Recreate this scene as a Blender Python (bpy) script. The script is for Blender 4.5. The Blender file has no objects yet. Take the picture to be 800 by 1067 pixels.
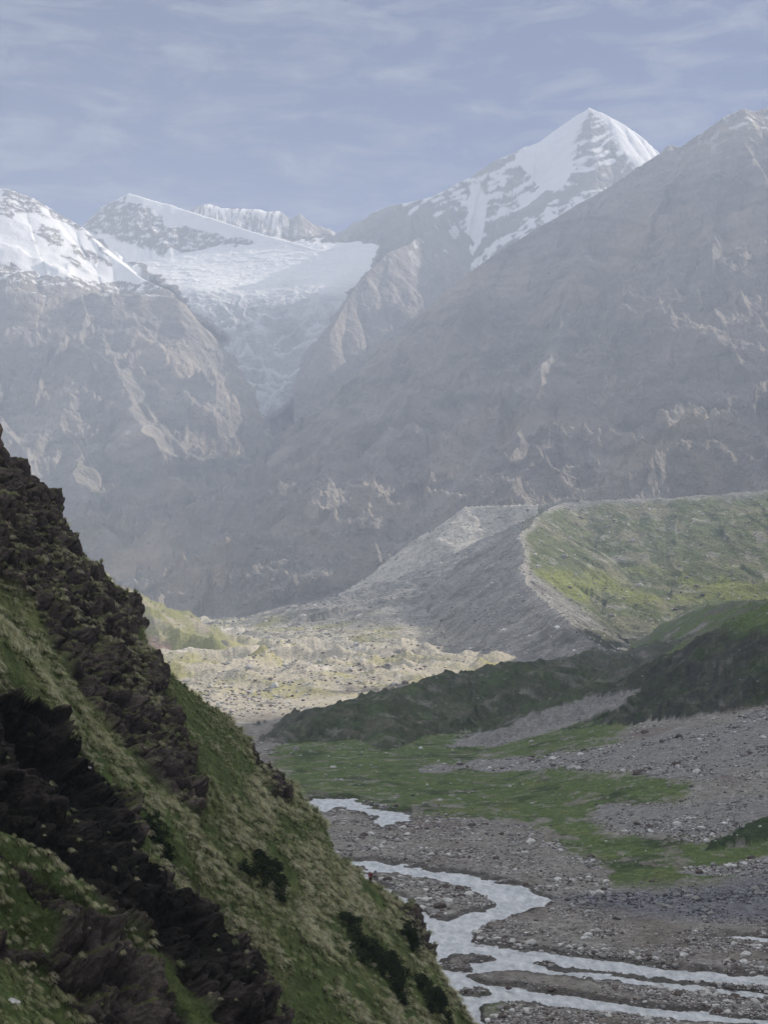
import bpy, math, random, time
import numpy as np
from mathutils import Vector, Matrix, Quaternion

T0 = time.time()
Q = 1.0            # sampling density of the terrain
HAZE = True
R = math.radians
rng = np.random.default_rng(7)
random.seed(7)
scene = bpy.context.scene
C = scene.collection

# ------------------------------------------------------------------ camera model
F = 1500.0
CH = 75.0
PITCH = math.atan((620 - 533.5) / F)
SUN_AZ, SUN_EL = 65.0, 30.0       # clockwise from the valley axis (+y), above the horizon
cP, sP = math.cos(PITCH), math.sin(PITCH)

def ray(px, py):
    a = (np.asarray(px, float) - 400) / F
    b = (533.5 - np.asarray(py, float)) / F
    return a, cP - b * sP, sP + b * cP

def far(d):
    return d if d < 4400 else 4400 + (d - 4400) * .5
def P(px, py, d):
    d = far(d)
    a, f, u = ray(px, py)
    k = d / f
    return (float(a * k), float(d), float(CH + u * k))

def proj(x, y, z):
    f = y * cP + (z - CH) * sP
    u = -y * sP + (z - CH) * cP
    f = np.maximum(f, 1.0)
    return 400 + F * x / f, 533.5 - F * u / f

# ------------------------------------------------------------------ noise
_perm = rng.permutation(256).astype(np.int32)
_perm = np.concatenate([_perm, _perm, _perm])
_ang = rng.random(256) * 2 * np.pi
_g2 = np.stack([np.cos(_ang), np.sin(_ang)], 1).astype(np.float32)
_g3 = rng.normal(size=(256, 3)).astype(np.float32)
_g3 /= np.linalg.norm(_g3, axis=1)[:, None]

def perlin(x, y):
    x = np.asarray(x, np.float64); y = np.asarray(y, np.float64)
    xf = np.floor(x); yf = np.floor(y)
    xi = xf.astype(np.int64) & 255; yi = yf.astype(np.int64) & 255
    fx = (x - xf).astype(np.float32); fy = (y - yf).astype(np.float32)
    u = fx * fx * fx * (fx * (fx * 6 - 15) + 10); v = fy * fy * fy * (fy * (fy * 6 - 15) + 10)
    def g(ix, iy, dx, dy):
        h = _perm[_perm[ix] + iy] & 255
        gg = _g2[h]
        return gg[..., 0] * dx + gg[..., 1] * dy
    x1 = (xi + 1) & 255; y1 = (yi + 1) & 255
    a = g(xi, yi, fx, fy); b = g(x1, yi, fx - 1, fy)
    c = g(xi, y1, fx, fy - 1); d = g(x1, y1, fx - 1, fy - 1)
    return ((a + u * (b - a)) * (1 - v) + (c + u * (d - c)) * v) * 1.5

def perlin3(x, y, z):
    xf = np.floor(x); yf = np.floor(y); zf = np.floor(z)
    xi = xf.astype(np.int64) & 255; yi = yf.astype(np.int64) & 255; zi = zf.astype(np.int64) & 255
    fx = (x - xf).astype(np.float32); fy = (y - yf).astype(np.float32); fz = (z - zf).astype(np.float32)
    fade = lambda t: t * t * t * (t * (t * 6 - 15) + 10)
    u, v, w = fade(fx), fade(fy), fade(fz)
    out = 0
    for dx in (0, 1):
        for dy in (0, 1):
            for dz in (0, 1):
                h = _perm[_perm[_perm[(xi + dx) & 255] + ((yi + dy) & 255)] + ((zi + dz) & 255)] & 255
                gg = _g3[h]
                dot = gg[..., 0] * (fx - dx) + gg[..., 1] * (fy - dy) + gg[..., 2] * (fz - dz)
                out = out + dot * (u if dx else 1 - u) * (v if dy else 1 - v) * (w if dz else 1 - w)
    return out * 1.4

def fbm(x, y, lam, octs, gain=0.5, seed=0):
    s = 0; a = 1.0; t = 0
    for k in range(octs):
        s = s + a * perlin(x / lam + 17.3 * k + seed, y / lam - 9.1 * k + seed * 1.7)
        t += a; a *= gain; lam *= 0.5
    return s / t

def ridged(x, y, lam, octs, gain=0.5, seed=0):
    s = 0; a = 1.0; t = 0; prev = 1.0
    for k in range(octs):
        n = 1 - np.abs(perlin(x / lam + 5.7 * k + seed, y / lam + 3.3 * k - seed)) * 1.6
        n = np.clip(n, 0, 1) ** 2
        s = s + a * n * prev; prev = np.clip(n * 1.4, 0, 1)
        t += a; a *= gain; lam *= 0.5
    return s / t

def fbm3(x, y, z, lam, octs, gain=0.5, seed=0):
    s = 0; a = 1.0; t = 0
    for k in range(octs):
        s = s + a * perlin3(x / lam + seed + 3.1 * k, y / lam + seed * 2 - 7.7 * k, z / lam - seed + 1.9 * k)
        t += a; a *= gain; lam *= 0.5
    return s / t

def ridged3(x, y, z, lam, octs, gain=0.5, seed=0):
    s = 0; a = 1.0; t = 0
    for k in range(octs):
        n = 1 - np.abs(perlin3(x / lam + seed + 3.1 * k, y / lam + seed * 2 - 7.7 * k, z / lam - seed + 1.9 * k)) * 1.8
        s = s + a * np.clip(n, 0, 1); t += a; a *= gain; lam *= 0.5
    return s / t

def sst(a, b, x):
    t = np.clip((x - a) / (b - a), 0, 1)
    return t * t * (3 - 2 * t)

# ------------------------------------------------------------------ traced patches of ground cover, laid onto the terrain
MX0, MY0, MW, MH = -200, 0, 1300, 1300
_gx, _gy = np.meshgrid(np.arange(MW) + MX0 + .5, np.arange(MH) + MY0 + .5)
def poly_mask(polys, blur=1):
    m = np.zeros((MH, MW), bool)
    for p in polys:
        inside = np.zeros((MH, MW), bool)
        n = len(p)
        for i in range(n):
            x0, y0 = p[i]; x1, y1 = p[(i + 1) % n]
            if y0 == y1: continue
            c = (y0 > _gy) != (y1 > _gy)
            xi = (x1 - x0) * (_gy - y0) / (y1 - y0) + x0
            inside ^= c & (_gx < xi)
        m |= inside
    m = m.astype(np.float32)
    for _ in range(2):
        if blur > 0:
            k = 2 * blur + 1
            for ax in (0, 1):
                pad = [(0, 0), (0, 0)]; pad[ax] = (blur + 1, blur)
                cs = np.cumsum(np.pad(m, pad, mode='edge'), axis=ax)
                m = (cs[k:] - cs[:-k]) / k if ax == 0 else (cs[:, k:] - cs[:, :-k]) / k
    return m
def samp(mask, px, py):
    x = np.clip(px - MX0 - .5, 0, MW - 1.01); y = np.clip(py - MY0 - .5, 0, MH - 1.01)
    xi = x.astype(int); yi = y.astype(int); fx = x - xi; fy = y - yi
    return (mask[yi, xi] * (1 - fx) * (1 - fy) + mask[yi, xi + 1] * fx * (1 - fy)
            + mask[yi + 1, xi] * (1 - fx) * fy + mask[yi + 1, xi + 1] * fx * fy)

# ------------------------------------------------------------------ meshes and materials
def tag(o, label=None, cat=None, group=None, kind=None):
    if label: o['label'] = label
    if cat: o['category'] = cat
    if group: o['group'] = group
    if kind: o['kind'] = kind
    return o

def mesh_np(name, V, Fq, mat, col=None, smooth=True, parent=None):
    me = bpy.data.meshes.new(name)
    V = np.ascontiguousarray(V, np.float32)
    Fq = np.ascontiguousarray(Fq, np.int32)
    k = Fq.shape[1]
    me.vertices.add(len(V)); me.vertices.foreach_set('co', V.ravel())
    me.loops.add(Fq.size); me.loops.foreach_set('vertex_index', Fq.ravel())
    me.polygons.add(len(Fq)); me.polygons.foreach_set('loop_start', np.arange(0, Fq.size, k, dtype=np.int32))
    me.polygons.foreach_set('use_smooth', np.full(len(Fq), smooth))
    if col is not None:
        at = me.color_attributes.new('Col', 'FLOAT_COLOR', 'POINT')
        c4 = np.ones((len(V), 4), np.float32); c4[:, :3] = col
        at.data.foreach_set('color', c4.ravel())
    me.update(calc_edges=True)
    if isinstance(mat, list):
        for m in mat: me.materials.append(m)
    elif mat: me.materials.append(mat)
    o = bpy.data.objects.new(name, me); C.objects.link(o)
    if parent: o.parent = parent
    return o

def compact(V, Fq, col=None):
    used = np.zeros(len(V), bool); used[Fq.ravel()] = True
    idx = np.cumsum(used) - 1
    return V[used], idx[Fq], (col[used] if col is not None else None)

def grid_mesh(name, X, Y, Z, mat, col=None, keep=None):
    nr, nc = X.shape
    i = np.arange(nr * nc).reshape(nr, nc)
    Fq = np.stack([i[:-1, :-1], i[:-1, 1:], i[1:, 1:], i[1:, :-1]], -1).reshape(-1, 4)
    if keep is not None:
        k = keep[:-1, :-1] | keep[:-1, 1:] | keep[1:, 1:] | keep[1:, :-1]
        Fq = Fq[k.ravel()]
    V = np.stack([X, Y, Z], -1).reshape(-1, 3)
    c = col.reshape(-1, 3) if col is not None else None
    V, Fq, c = compact(V, Fq, c)
    return mesh_np(name, V, Fq, mat, c)

def new_mat(name):
    m = bpy.data.materials.new(name); m.use_nodes = True
    nt = m.node_tree; nt.nodes.clear()
    out = nt.nodes.new('ShaderNodeOutputMaterial'); b = nt.nodes.new('ShaderNodeBsdfPrincipled')
    nt.links.new(b.outputs[0], out.inputs[0])
    b.inputs['Specular IOR Level'].default_value = 0.2
    return m, nt, b, out

def terrain_mat(name, scales, bump_dist, var=0.5, rough=0.95, spec=0.1, strength=1.0, squash=1.0):
    """colour comes from the surface's own cover (vertex colour), broken up by noise at several sizes"""
    m, nt, b, out = new_mat(name)
    N, L = nt.nodes, nt.links
    at = N.new('ShaderNodeAttribute'); at.attribute_name = 'Col'
    geo = N.new('ShaderNodeNewGeometry')
    mp = N.new('ShaderNodeMapping'); mp.inputs['Scale'].default_value = (1, 1, squash)
    L.new(geo.outputs['Position'], mp.inputs['Vector'])
    prevc = at.outputs['Color']; hsum = None
    bw = N.new('ShaderNodeRGBToBW'); L.new(at.outputs['Color'], bw.inputs[0])
    sm = N.new('ShaderNodeMapRange'); sm.inputs['From Min'].default_value = .45; sm.inputs['From Max'].default_value = .7
    sm.inputs['To Min'].default_value = strength; sm.inputs['To Max'].default_value = strength * .18
    L.new(bw.outputs[0], sm.inputs['Value'])
    vr = N.new('ShaderNodeMapRange'); vr.inputs['From Min'].default_value = .45; vr.inputs['From Max'].default_value = .7
    vr.inputs['To Min'].default_value = 1; vr.inputs['To Max'].default_value = .2
    L.new(bw.outputs[0], vr.inputs['Value'])
    for k, s in enumerate(scales):
        n = N.new('ShaderNodeTexNoise'); n.inputs['Scale'].default_value = 1.0 / s
        n.inputs['Detail'].default_value = 6; n.inputs['Roughness'].default_value = 0.62
        L.new(mp.outputs[0], n.inputs['Vector'])
        r = N.new('ShaderNodeMapRange'); r.inputs['From Min'].default_value = .3; r.inputs['From Max'].default_value = .7
        r.inputs['To Min'].default_value = -var; r.inputs['To Max'].default_value = var
        L.new(n.outputs[0], r.inputs['Value'])
        ma = N.new('ShaderNodeMath'); ma.operation = 'MULTIPLY_ADD'; ma.inputs[2].default_value = 1.0
        L.new(r.outputs[0], ma.inputs[0]); L.new(vr.outputs[0], ma.inputs[1])
        mx = N.new('ShaderNodeVectorMath'); mx.operation = 'SCALE'
        L.new(prevc, mx.inputs[0]); L.new(ma.outputs[0], mx.inputs['Scale']); prevc = mx.outputs[0]
        bp = N.new('ShaderNodeBump'); bp.inputs['Distance'].default_value = bump_dist * s / scales[0]
        L.new(sm.outputs[0], bp.inputs['Strength'])
        L.new(n.outputs[0], bp.inputs['Height'])
        if hsum: L.new(hsum, bp.inputs['Normal'])
        hsum = bp.outputs[0]
    L.new(prevc, b.inputs['Base Color']); L.new(hsum, b.inputs['Normal'])
    b.inputs['Roughness'].default_value = rough; b.inputs['Specular IOR Level'].default_value = spec
    return m

def attr_mat(name, rough=0.8, spec=0.1, var=0.0, scale=3.0, bump=0.0, translucent=0.0):
    m, nt, b, out = new_mat(name)
    N, L = nt.nodes, nt.links
    at = N.new('ShaderNodeAttribute'); at.attribute_name = 'Col'
    src = at.outputs['Color']
    if var:
        geo = N.new('ShaderNodeTexCoord')
        n = N.new('ShaderNodeTexNoise'); n.inputs['Scale'].default_value = scale; n.inputs['Detail'].default_value = 5
        L.new(geo.outputs['Object'], n.inputs['Vector'])
        r = N.new('ShaderNodeMapRange'); r.inputs['From Min'].default_value = .3; r.inputs['From Max'].default_value = .7
        r.inputs['To Min'].default_value = 1 - var; r.inputs['To Max'].default_value = 1 + var
        L.new(n.outputs[0], r.inputs['Value'])
        mx = N.new('ShaderNodeVectorMath'); mx.operation = 'SCALE'
        L.new(src, mx.inputs[0]); L.new(r.outputs[0], mx.inputs['Scale']); src = mx.outputs[0]
        if bump:
            bp = N.new('ShaderNodeBump'); bp.inputs['Distance'].default_value = bump
            L.new(n.outputs[0], bp.inputs['Height']); L.new(bp.outputs[0], b.inputs['Normal'])
    L.new(src, b.inputs['Base Color'])
    b.inputs['Roughness'].default_value = rough; b.inputs['Specular IOR Level'].default_value = spec
    if translucent:
        t = N.new('ShaderNodeBsdfTranslucent'); L.new(src, t.inputs['Color'])
        ms = N.new('ShaderNodeMixShader'); ms.inputs[0].default_value = translucent
        L.new(b.outputs[0], ms.inputs[1]); L.new(t.outputs[0], ms.inputs[2]); L.new(ms.outputs[0], out.inputs[0])
    return m

def plain_mat(name, col, rough=0.8, spec=0.2, var=0.25, scale=6.0):
    m, nt, b, out = new_mat(name)
    N, L = nt.nodes, nt.links
    tc = N.new('ShaderNodeTexCoord'); n = N.new('ShaderNodeTexNoise'); n.inputs['Scale'].default_value = scale
    n.inputs['Detail'].default_value = 5
    L.new(tc.outputs['Object'], n.inputs['Vector'])
    r = N.new('ShaderNodeMapRange'); r.inputs['From Min'].default_value = .3; r.inputs['From Max'].default_value = .7
    r.inputs['To Min'].default_value = 1 - var; r.inputs['To Max'].default_value = 1 + var
    mx = N.new('ShaderNodeVectorMath'); mx.operation = 'SCALE'; mx.inputs[0].default_value = col
    L.new(n.outputs[0], r.inputs['Value']); L.new(r.outputs[0], mx.inputs['Scale']); L.new(mx.outputs[0], b.inputs['Base Color'])
    b.inputs['Roughness'].default_value = rough; b.inputs['Specular IOR Level'].default_value = spec
    return m

def ridge(X, Y, pts, prof):
    """highest of the slopes that fall from a crest line; also distance from it and arc length along it"""
    best = np.full(X.shape, -1e9); bd = np.zeros(X.shape); bs = np.zeros(X.shape); arc = 0.0
    for (x0, y0, z0), (x1, y1, z1) in zip(pts[:-1], pts[1:]):
        dx, dy = x1 - x0, y1 - y0; L2 = dx * dx + dy * dy; L = math.sqrt(L2)
        t = np.clip(((X - x0) * dx + (Y - y0) * dy) / L2, 0, 1)
        d = np.hypot(X - x0 - t * dx, Y - y0 - t * dy)
        v = z0 + t * (z1 - z0) - prof(d)
        m = v > best
        best = np.where(m, v, best); bd = np.where(m, d, bd); bs = np.where(m, arc + t * L, bs)
        arc += L
    return best, bd, bs

def mix(a, b, t):
    t = np.asarray(t)[..., None]
    return a * (1 - t) + np.asarray(b, float) * t

def polar(th0, th1, nth, rs):
    th = np.radians(np.linspace(th0, th1, max(8, int(nth * Q))))
    TH, RR = np.meshgrid(th, rs)
    return RR * np.sin(TH), RR * np.cos(TH)

def steps(*segs):
    """segs: (r0, r1, step)"""
    out = []
    for a, b, s in segs:
        out.append(np.arange(a, b, s / Q))
    return np.concatenate(out + [[segs[-1][1]]])

def normals(X, Y, Z):
    Pm = np.stack([X, Y, Z], -1)
    a = np.gradient(Pm, axis=0); b = np.gradient(Pm, axis=1)
    n = np.cross(b, a); n /= np.linalg.norm(n, axis=-1, keepdims=True) + 1e-12
    return np.where(n[..., 2:3] < 0, -n, n)

ROCK = np.array((.27, .245, .225)); ROCK_D = np.array((.15, .14, .135)); ROCK_B = np.array((.38, .32, .26))
SNOW = np.array((.86, .86, .86)); ICE = np.array((.60, .61, .62)); SCREE = np.array((.31, .285, .26))
GRASS = np.array((.105, .145, .05)); GRASS_Y = np.array((.24, .235, .10)); STRAW = np.array((.36, .33, .19))
DARKVEG = np.array((.035, .05, .022)); GRAVEL = np.array((.265, .25, .222)); MUD = np.array((.19, .16, .14))

M_far = terrain_mat('mountain_rock', (170, 36), 75, var=.17, squash=.8)
M_mid = terrain_mat('moraine_ground', (22, 5), 8, var=.35)
M_hillm = terrain_mat('hillside_ground', (3.0, .7, .22), .6, var=.35)
M_ground = terrain_mat('valley_ground', (2.4, .8, .3), .6, var=.36)
M_ice = terrain_mat('glacier_ice', (60, 14), 40, var=.2, rough=.7)

# ------------------------------------------------------------------ back ranges
def fluted(X, Y, pts, prof, lam, amp, seed, warp=18, rise=.3, fine=1.0):
    wx = fbm(X, Y, 320, 4, seed=seed) ; wy = fbm(X, Y, 320, 4, seed=seed + 31)
    h, d, s = ridge(X + wx * warp, Y + wy * warp, pts, prof)
    a = np.minimum(d * rise, amp)
    oc = 5 if fine >= 1 else 2
    fl = ridged(s + wx * lam * .9, d * .28 + wy * lam * .4 + seed * 50, lam, oc, seed=seed) - .45
    iso = ridged(X, Y, lam * 1.6, oc + 1, gain=.55, seed=seed + 5) - .4
    fine_ = ridged(X + wx * 20, Y + wy * 20, 52, 4, gain=.6, seed=seed + 8) - .4
    return h + a * (fl * 1.15 + iso * .75 + fine_ * .18 * (fine >= 1)) + fbm(X, Y, 60, 5, gain=.6, seed=seed + 3) * (4 + a * .14) * fine, d, s

def bl(a, b): return lambda d: a * d / (1 + 0 * d) if b is None else np.where(d < b[0], a * d, a * b[0] + (d - b[0]) * b[1])

# --- left snow dome and the snow ridge behind the cirque
rs = steps((4600, 6050, 5.5), (6050, 7000, 25))
X, Y = polar(-22, 1, 760, rs)
pb1 = [P(-260, 215, 6600), P(-120, 185, 6500), P(-40, 193, 6500), P(10, 197, 6500), P(35, 206, 6500), P(60, 222, 6500), P(85, 236, 6450), P(110, 262, 6200), P(150, 290, 5900), P(180, 305, 5700)]
Z1, d1, s1 = fluted(X, Y, pb1, bl(.86, (500, 1.0)), 420, 30, 3, rise=.08, fine=.3)
pb2 = [P(70, 262, 7200), P(88, 232, 7200), P(105, 214, 7200), P(134, 201, 7200), P(150, 206, 7150), P(180, 214, 7100), P(215, 226, 7000), P(250, 237, 6850), P(300, 251, 6600), P(345, 264, 6300), P(382, 270, 6150)]
Z2, d2, s2 = fluted(X, Y, pb2, bl(1.15, (400, .9)), 190, 50, 9, rise=.22)
pb3 = [P(150, 245, 8200), P(203, 216, 8200), P(215, 212, 8200), P(250, 217, 8200), P(290, 219, 8200), P(300, 228, 8200), P(311, 222, 8200), P(325, 232, 8200), P(342, 236, 8200), P(352, 243, 8200),
       P(368, 231, 8150), P(378, 229, 8150), P(400, 217, 8100), P(430, 212, 8000)]
Z3, d3, s3 = fluted(X, Y, pb3, bl(1.0, (400, .8)), 110, 34, 13, rise=.35)
Z3 += perlin(X / 31, Y * 0 + 3.1) * 4 * (d3 < 150)
Z = np.maximum(np.maximum(Z1, Z2), Z3)
which = np.argmax(np.stack([Z1, Z2, Z3]), 0)
n = normals(X, Y, Z); px, py = proj(X, Y, Z)
wpx = px + fbm(X, Y, 130, 4, seed=50) * 16; wpy = py + fbm(X, Y, 130, 4, seed=51) * 10
col = mix(np.broadcast_to(ROCK, X.shape + (3,)), ROCK_B, sst(-.1, .5, fbm(X, Y, 300, 4, seed=60)) * .5)
snow = np.zeros(X.shape)
sm1 = samp(poly_mask([[(-300, 190), (0, 222), (60, 228), (90, 240), (120, 262), (160, 290), (110, 298), (60, 292), (20, 275), (0, 270), (-300, 300)],
                      [(80, 240), (130, 252), (180, 268), (240, 268), (255, 285), (200, 315), (170, 290), (130, 270)]], 2), wpx, wpy)
ns = fbm(X, Y, 90, 6, gain=.6, seed=61)
ns_f = ridged(s2, d2 * .3, 70, 4, seed=62)
streak1 = fbm(X + Y * .3, Y * .4, 70, 5, gain=.6, seed=63)
snow1 = sst(-.08, .10, sm1 - .42 + .0 * ns - sst(.16, .3, streak1) * .8 + (n[..., 2] - .78) * .25)
rocks1 = samp(poly_mask([[(-80, 186), (0, 192), (35, 200), (88, 238), (80, 240), (40, 216), (22, 222), (5, 214), (-80, 215)], [(35, 236), (62, 240), (66, 254), (52, 256), (38, 246)], [(72, 254), (88, 258), (118, 280), (100, 274), (76, 264)],
    [(-80, 275), (0, 276), (40, 282), (75, 290), (110, 296), (60, 296), (-80, 292)], [(24, 246), (42, 256), (34, 254)], [(84, 240), (104, 254), (118, 274), (106, 262)], [(60, 262), (92, 276), (80, 277)]], 1), wpx, wpy)
snow1 = snow1 * (1 - sst(.25, .5, rocks1 + ns * .5) * .95)
snow1 = np.maximum(snow1, sst(0, .15, ns * .8 + (n[..., 2] - .84) * .5 + .02 - sst(230, 320, py) * .6))
sm2 = samp(poly_mask([[(125, 198), (160, 204), (215, 216), (260, 235), (345, 258), (390, 264), (380, 285), (330, 272), (300, 262), (240, 247), (200, 236), (180, 240), (170, 225), (140, 212)],
                      [(180, 262), (240, 268), (270, 285), (230, 300), (200, 315), (150, 280)]], 2), wpx, wpy)
lite = sst(-.02, .12, sm2 - .45 + ns * .25)
snow2 = np.maximum(lite, sst(.02, .16, ns + (n[..., 2] - .70) * .9 - sst(210, 250, py) * .10 - .02))
band2 = samp(poly_mask([[(92, 225), (130, 212), (170, 232), (182, 240), (240, 250), (300, 266), (330, 270), (322, 282), (280, 288), (245, 282), (185, 262), (100, 250), (86, 236)]], 2), wpx, wpy)
snow2 = snow2 * (1 - sst(.35, .6, band2 + ns * .7) * .8)
sm3 = samp(poly_mask([[(215, 212), (290, 216), (305, 240), (290, 262), (240, 250), (205, 225)]], 3), wpx, wpy)
snow3 = sst(-.05, .1, sm3 * .55 - .50 + ns * 1.3 + fbm(X, Z, 30, 4, seed=69) * .5 + (n[..., 2] - .65) * .6)
snow = np.choose(which, [snow1, snow2, snow3])
snow = np.maximum(snow, sst(.4, .6, sm1 + ns * .3) * (1 - sst(.25, .5, rocks1 + ns * .5)))
spk = fbm(X, Y + Z, 34, 4, gain=.65, seed=68)
snow = np.maximum(snow, sst(.10, .2, spk + (n[..., 2] - .6) * .3) * .85 * (Z > 1150))
dark3 = (which == 2) * (1 - .8 * sst(308, 292, px) - .5 * sst(.1, .3, spk)) + (which == 2) * sst(.05, .3, ridged(X + 3 * ns, Y * .2 + Z * .3, 30, 3, seed=77) - .35) * .7
snow = snow * (1 - np.clip(dark3, 0, .95))
col = mix(col, SNOW, snow)
o = grid_mesh('mountain_range', X, Y, Z, M_far, col)
tag(o, 'snow covered mountain range with dark rock bands at the head of the valley on the left', 'mountain', kind='structure')
print('range', time.time() - T0)

# --- glacier and its icefall
gpts = [P(400, 262, 6300), P(385, 268, 6100), P(340, 278, 6050), P(290, 290, 5950), P(250, 292, 6000), P(230, 275, 6400), P(160, 268, 6700), P(200, 300, 5700), P(195, 316, 5450),
        P(230, 318, 5450), P(300, 314, 5500), P(350, 308, 5550), P(365, 290, 5800), P(225, 345, 5280), P(330, 345, 5280), P(215, 385, 5050), P(310, 385, 5050), P(225, 432, 4800), P(300, 436, 4780), P(345, 400, 4900),
        P(240, 455, 4600), P(300, 455, 4600), P(430, 290, 5900)]
gpts = np.array(gpts)
def rbf(pts, vals, X, Y, lin=True):
    n = len(pts)
    A = np.hypot(pts[:, None, 0] - pts[None, :, 0], pts[:, None, 1] - pts[None, :, 1])
    Pm = np.column_stack([np.ones(n), pts[:, 0], pts[:, 1]])
    M = np.block([[A, Pm], [Pm.T, np.zeros((3, 3))]])
    w = np.linalg.solve(M + np.eye(n + 3) * 1e-9, np.concatenate([vals, np.zeros(3)]))
    out = w[n] + w[n + 1] * X + w[n + 2] * Y
    for k in range(n):
        out = out + w[k] * np.hypot(X - pts[k, 0], Y - pts[k, 1])
    return out
rs = steps((4450, 5600, 3.2))
X, Y = polar(-10.5, 2.0, 480, rs)
Z = rbf(gpts[:, :2], gpts[:, 2], X, Y)
crev = ridged(X * .5 + fbm(X, Y, 150, 3, seed=71) * 60, Y + fbm(X, Y, 150, 3, seed=72) * 60, 55, 5, gain=.6, seed=70)
steep = sst(5080, 4800, Y)
Z = Z + (crev - .5) * (6 + 22 * steep) + fbm(X, Y, 30, 4, seed=73) * (3 + 8 * steep)
px, py = proj(X, Y, Z)
nm = fbm(X, Y, 140, 5, seed=74)
wpx = px + nm * 14; wpy = py + fbm(X, Y, 140, 5, seed=75) * 12
gm = samp(poly_mask([[(60, 225), (392, 255), (392, 272), (372, 292), (352, 325), (338, 350), (332, 380), (320, 402), (296, 425), (262, 436), (232, 432), (217, 405), (222, 380), (240, 350), (225, 335), (196, 322), (185, 300)]], 2), wpx, wpy)
dirt = sst(.6, .25, crev) * .5 * steep + sst(.0, .4, nm) * .3 * steep + .0
col = mix(np.broadcast_to(ICE, X.shape + (3,)), SNOW, sst(4920, 5150, Y + nm * 150))
col = mix(col, (.25, .25, .26), np.clip(dirt, 0, 1))
col = mix(col, ROCK, sst(.55, .35, gm))
o = grid_mesh('glacier', X, Y, Z, M_ice, col, keep=gm > .04)
tag(o, 'grey white glacier tumbling down in a broken icefall between the rock walls', 'glacier', kind='structure')

# --- left rock wall under the snow
rs = steps((2900, 4900, 5.2), (4900, 5400, 40))
X, Y = polar(-24, 2.5, 820, rs)
pw = [P(-330, 300, 5400), P(-150, 300, 5300), P(0, 298, 5250), P(60, 301, 5250), P(120, 306, 5200), P(165, 305, 5200), P(184, 311, 5150), P(184, 330, 5000), P(196, 372, 4750), P(185, 400, 4500)]
Zw, dw, sw = fluted(X, Y, pw, bl(.95, (650, .52)), 300, 170, 21, warp=80, rise=.4)
ribs = [[P(80, 303, 5200), P(100, 350, 4700), P(130, 400, 4300), P(165, 455, 4000), P(180, 510, 3800)],
        [P(0, 300, 5200), P(20, 370, 4700), P(45, 410, 4350), P(80, 470, 3950), P(95, 525, 3700), P(120, 570, 3500)],
        [P(130, 306, 5200), P(150, 350, 4800), P(180, 420, 4400), P(200, 460, 4150)],
        [P(-60, 300, 5200), P(-20, 380, 4600), P(10, 430, 4200), P(20, 500, 3800), P(40, 560, 3500)],
        [P(-200, 300, 5200), P(-150, 400, 4400), P(-100, 500, 3800), P(-80, 560, 3500)]]
for k, rb in enumerate(ribs):
    h, d, s = fluted(X, Y, rb, bl(1.0, (260, .6)), 150, 75, 23 + k, warp=120, rise=.55)
    Zw = np.maximum(Zw, h)
# the valley head behind: floor and talus rise gently towards the icefall
floor = 30 + np.maximum(Y - 3000, 0) * .10 + np.maximum(Y - 3700, 0) * .44 + fbm(X, Y, 200, 5, seed=28) * 25 + ridged(X, Y * .6, 120, 5, seed=29) * 20 - 20
Zw = np.maximum(Zw, floor)
n = normals(X, Y, Zw); px, py = proj(X, Y, Zw)
col = mix(np.broadcast_to(ROCK, X.shape + (3,)), ROCK_B, sst(-.2, .5, fbm(X, Y, 260, 5, seed=64)) * .8)
strat = perlin(Zw / 28 + fbm(X, Y, 500, 3, seed=65) * 4, X * .001)
col = mix(col, ROCK_D, sst(0, .5, strat) * .5)
col = mix(col, SCREE, sst(.70, .84, n[..., 2]))
g = sst(-.1, .3, fbm(X, Y, 200, 4, seed=66)) * sst(.60, .75, n[..., 2]) * sst(600, 250, Zw)
col = mix(col, (.17, .17, .09), g * .8)
ns = fbm(X, Y, 70, 5, gain=.6, seed=67)
sw_ = samp(poly_mask([[(-300, 190), (60, 250), (90, 240), (130, 254), (185, 285), (205, 300), (180, 304), (150, 300), (110, 297), (60, 292), (20, 284), (-300, 300)]], 2), px, py + ns * 12)
col = mix(col, SNOW, sst(.35, .6, sw_ + ns * .3))
col = mix(col, SNOW, sst(.0, .12, ns + (py < 309) * .10 - .12) * sst(322, 300, py + ns * 20) )
o = grid_mesh('mountain_wall', X, Y, Zw, M_far, col)
tag(o, 'brown rock wall furrowed by gullies below the left snowfield', 'mountain', kind='structure')
print('wall', time.time() - T0)

# --- the white pyramid peak with its long left ridge and the dark spur
rs = steps((4420, 5850, 4.6), (5850, 6600, 30))
X, Y = polar(-3.6, 17.5, 900, rs)
pk = [P(372, 236, 7100), P(388, 222, 7000), P(410, 214, 6900), P(430, 210, 6850), P(450, 205, 6800), P(470, 194, 6800), P(490, 184, 6800), P(515, 167, 6850), P(532, 160, 6880), P(545, 153, 6900), P(562, 148, 6930), P(575, 138, 6950), P(597, 122, 6980), P(613, 112, 7000)]
Zk, dk, sk = fluted(X, Y, pk, bl(1.4, (600, 1.0)), 165, 70, 33, rise=.28, warp=14)
pk2 = [P(613, 112, 7000), P(632, 120, 6990), P(650, 130, 6980), P(668, 143, 6950), P(684, 157, 6900), P(715, 190, 6900), P(780, 240, 6900)]
h, d, s = fluted(X, Y, pk2, bl(1.2, None), 240, 20, 35, rise=.08, warp=8); Zk2 = h
Zk = np.maximum(Zk, h)
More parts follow.
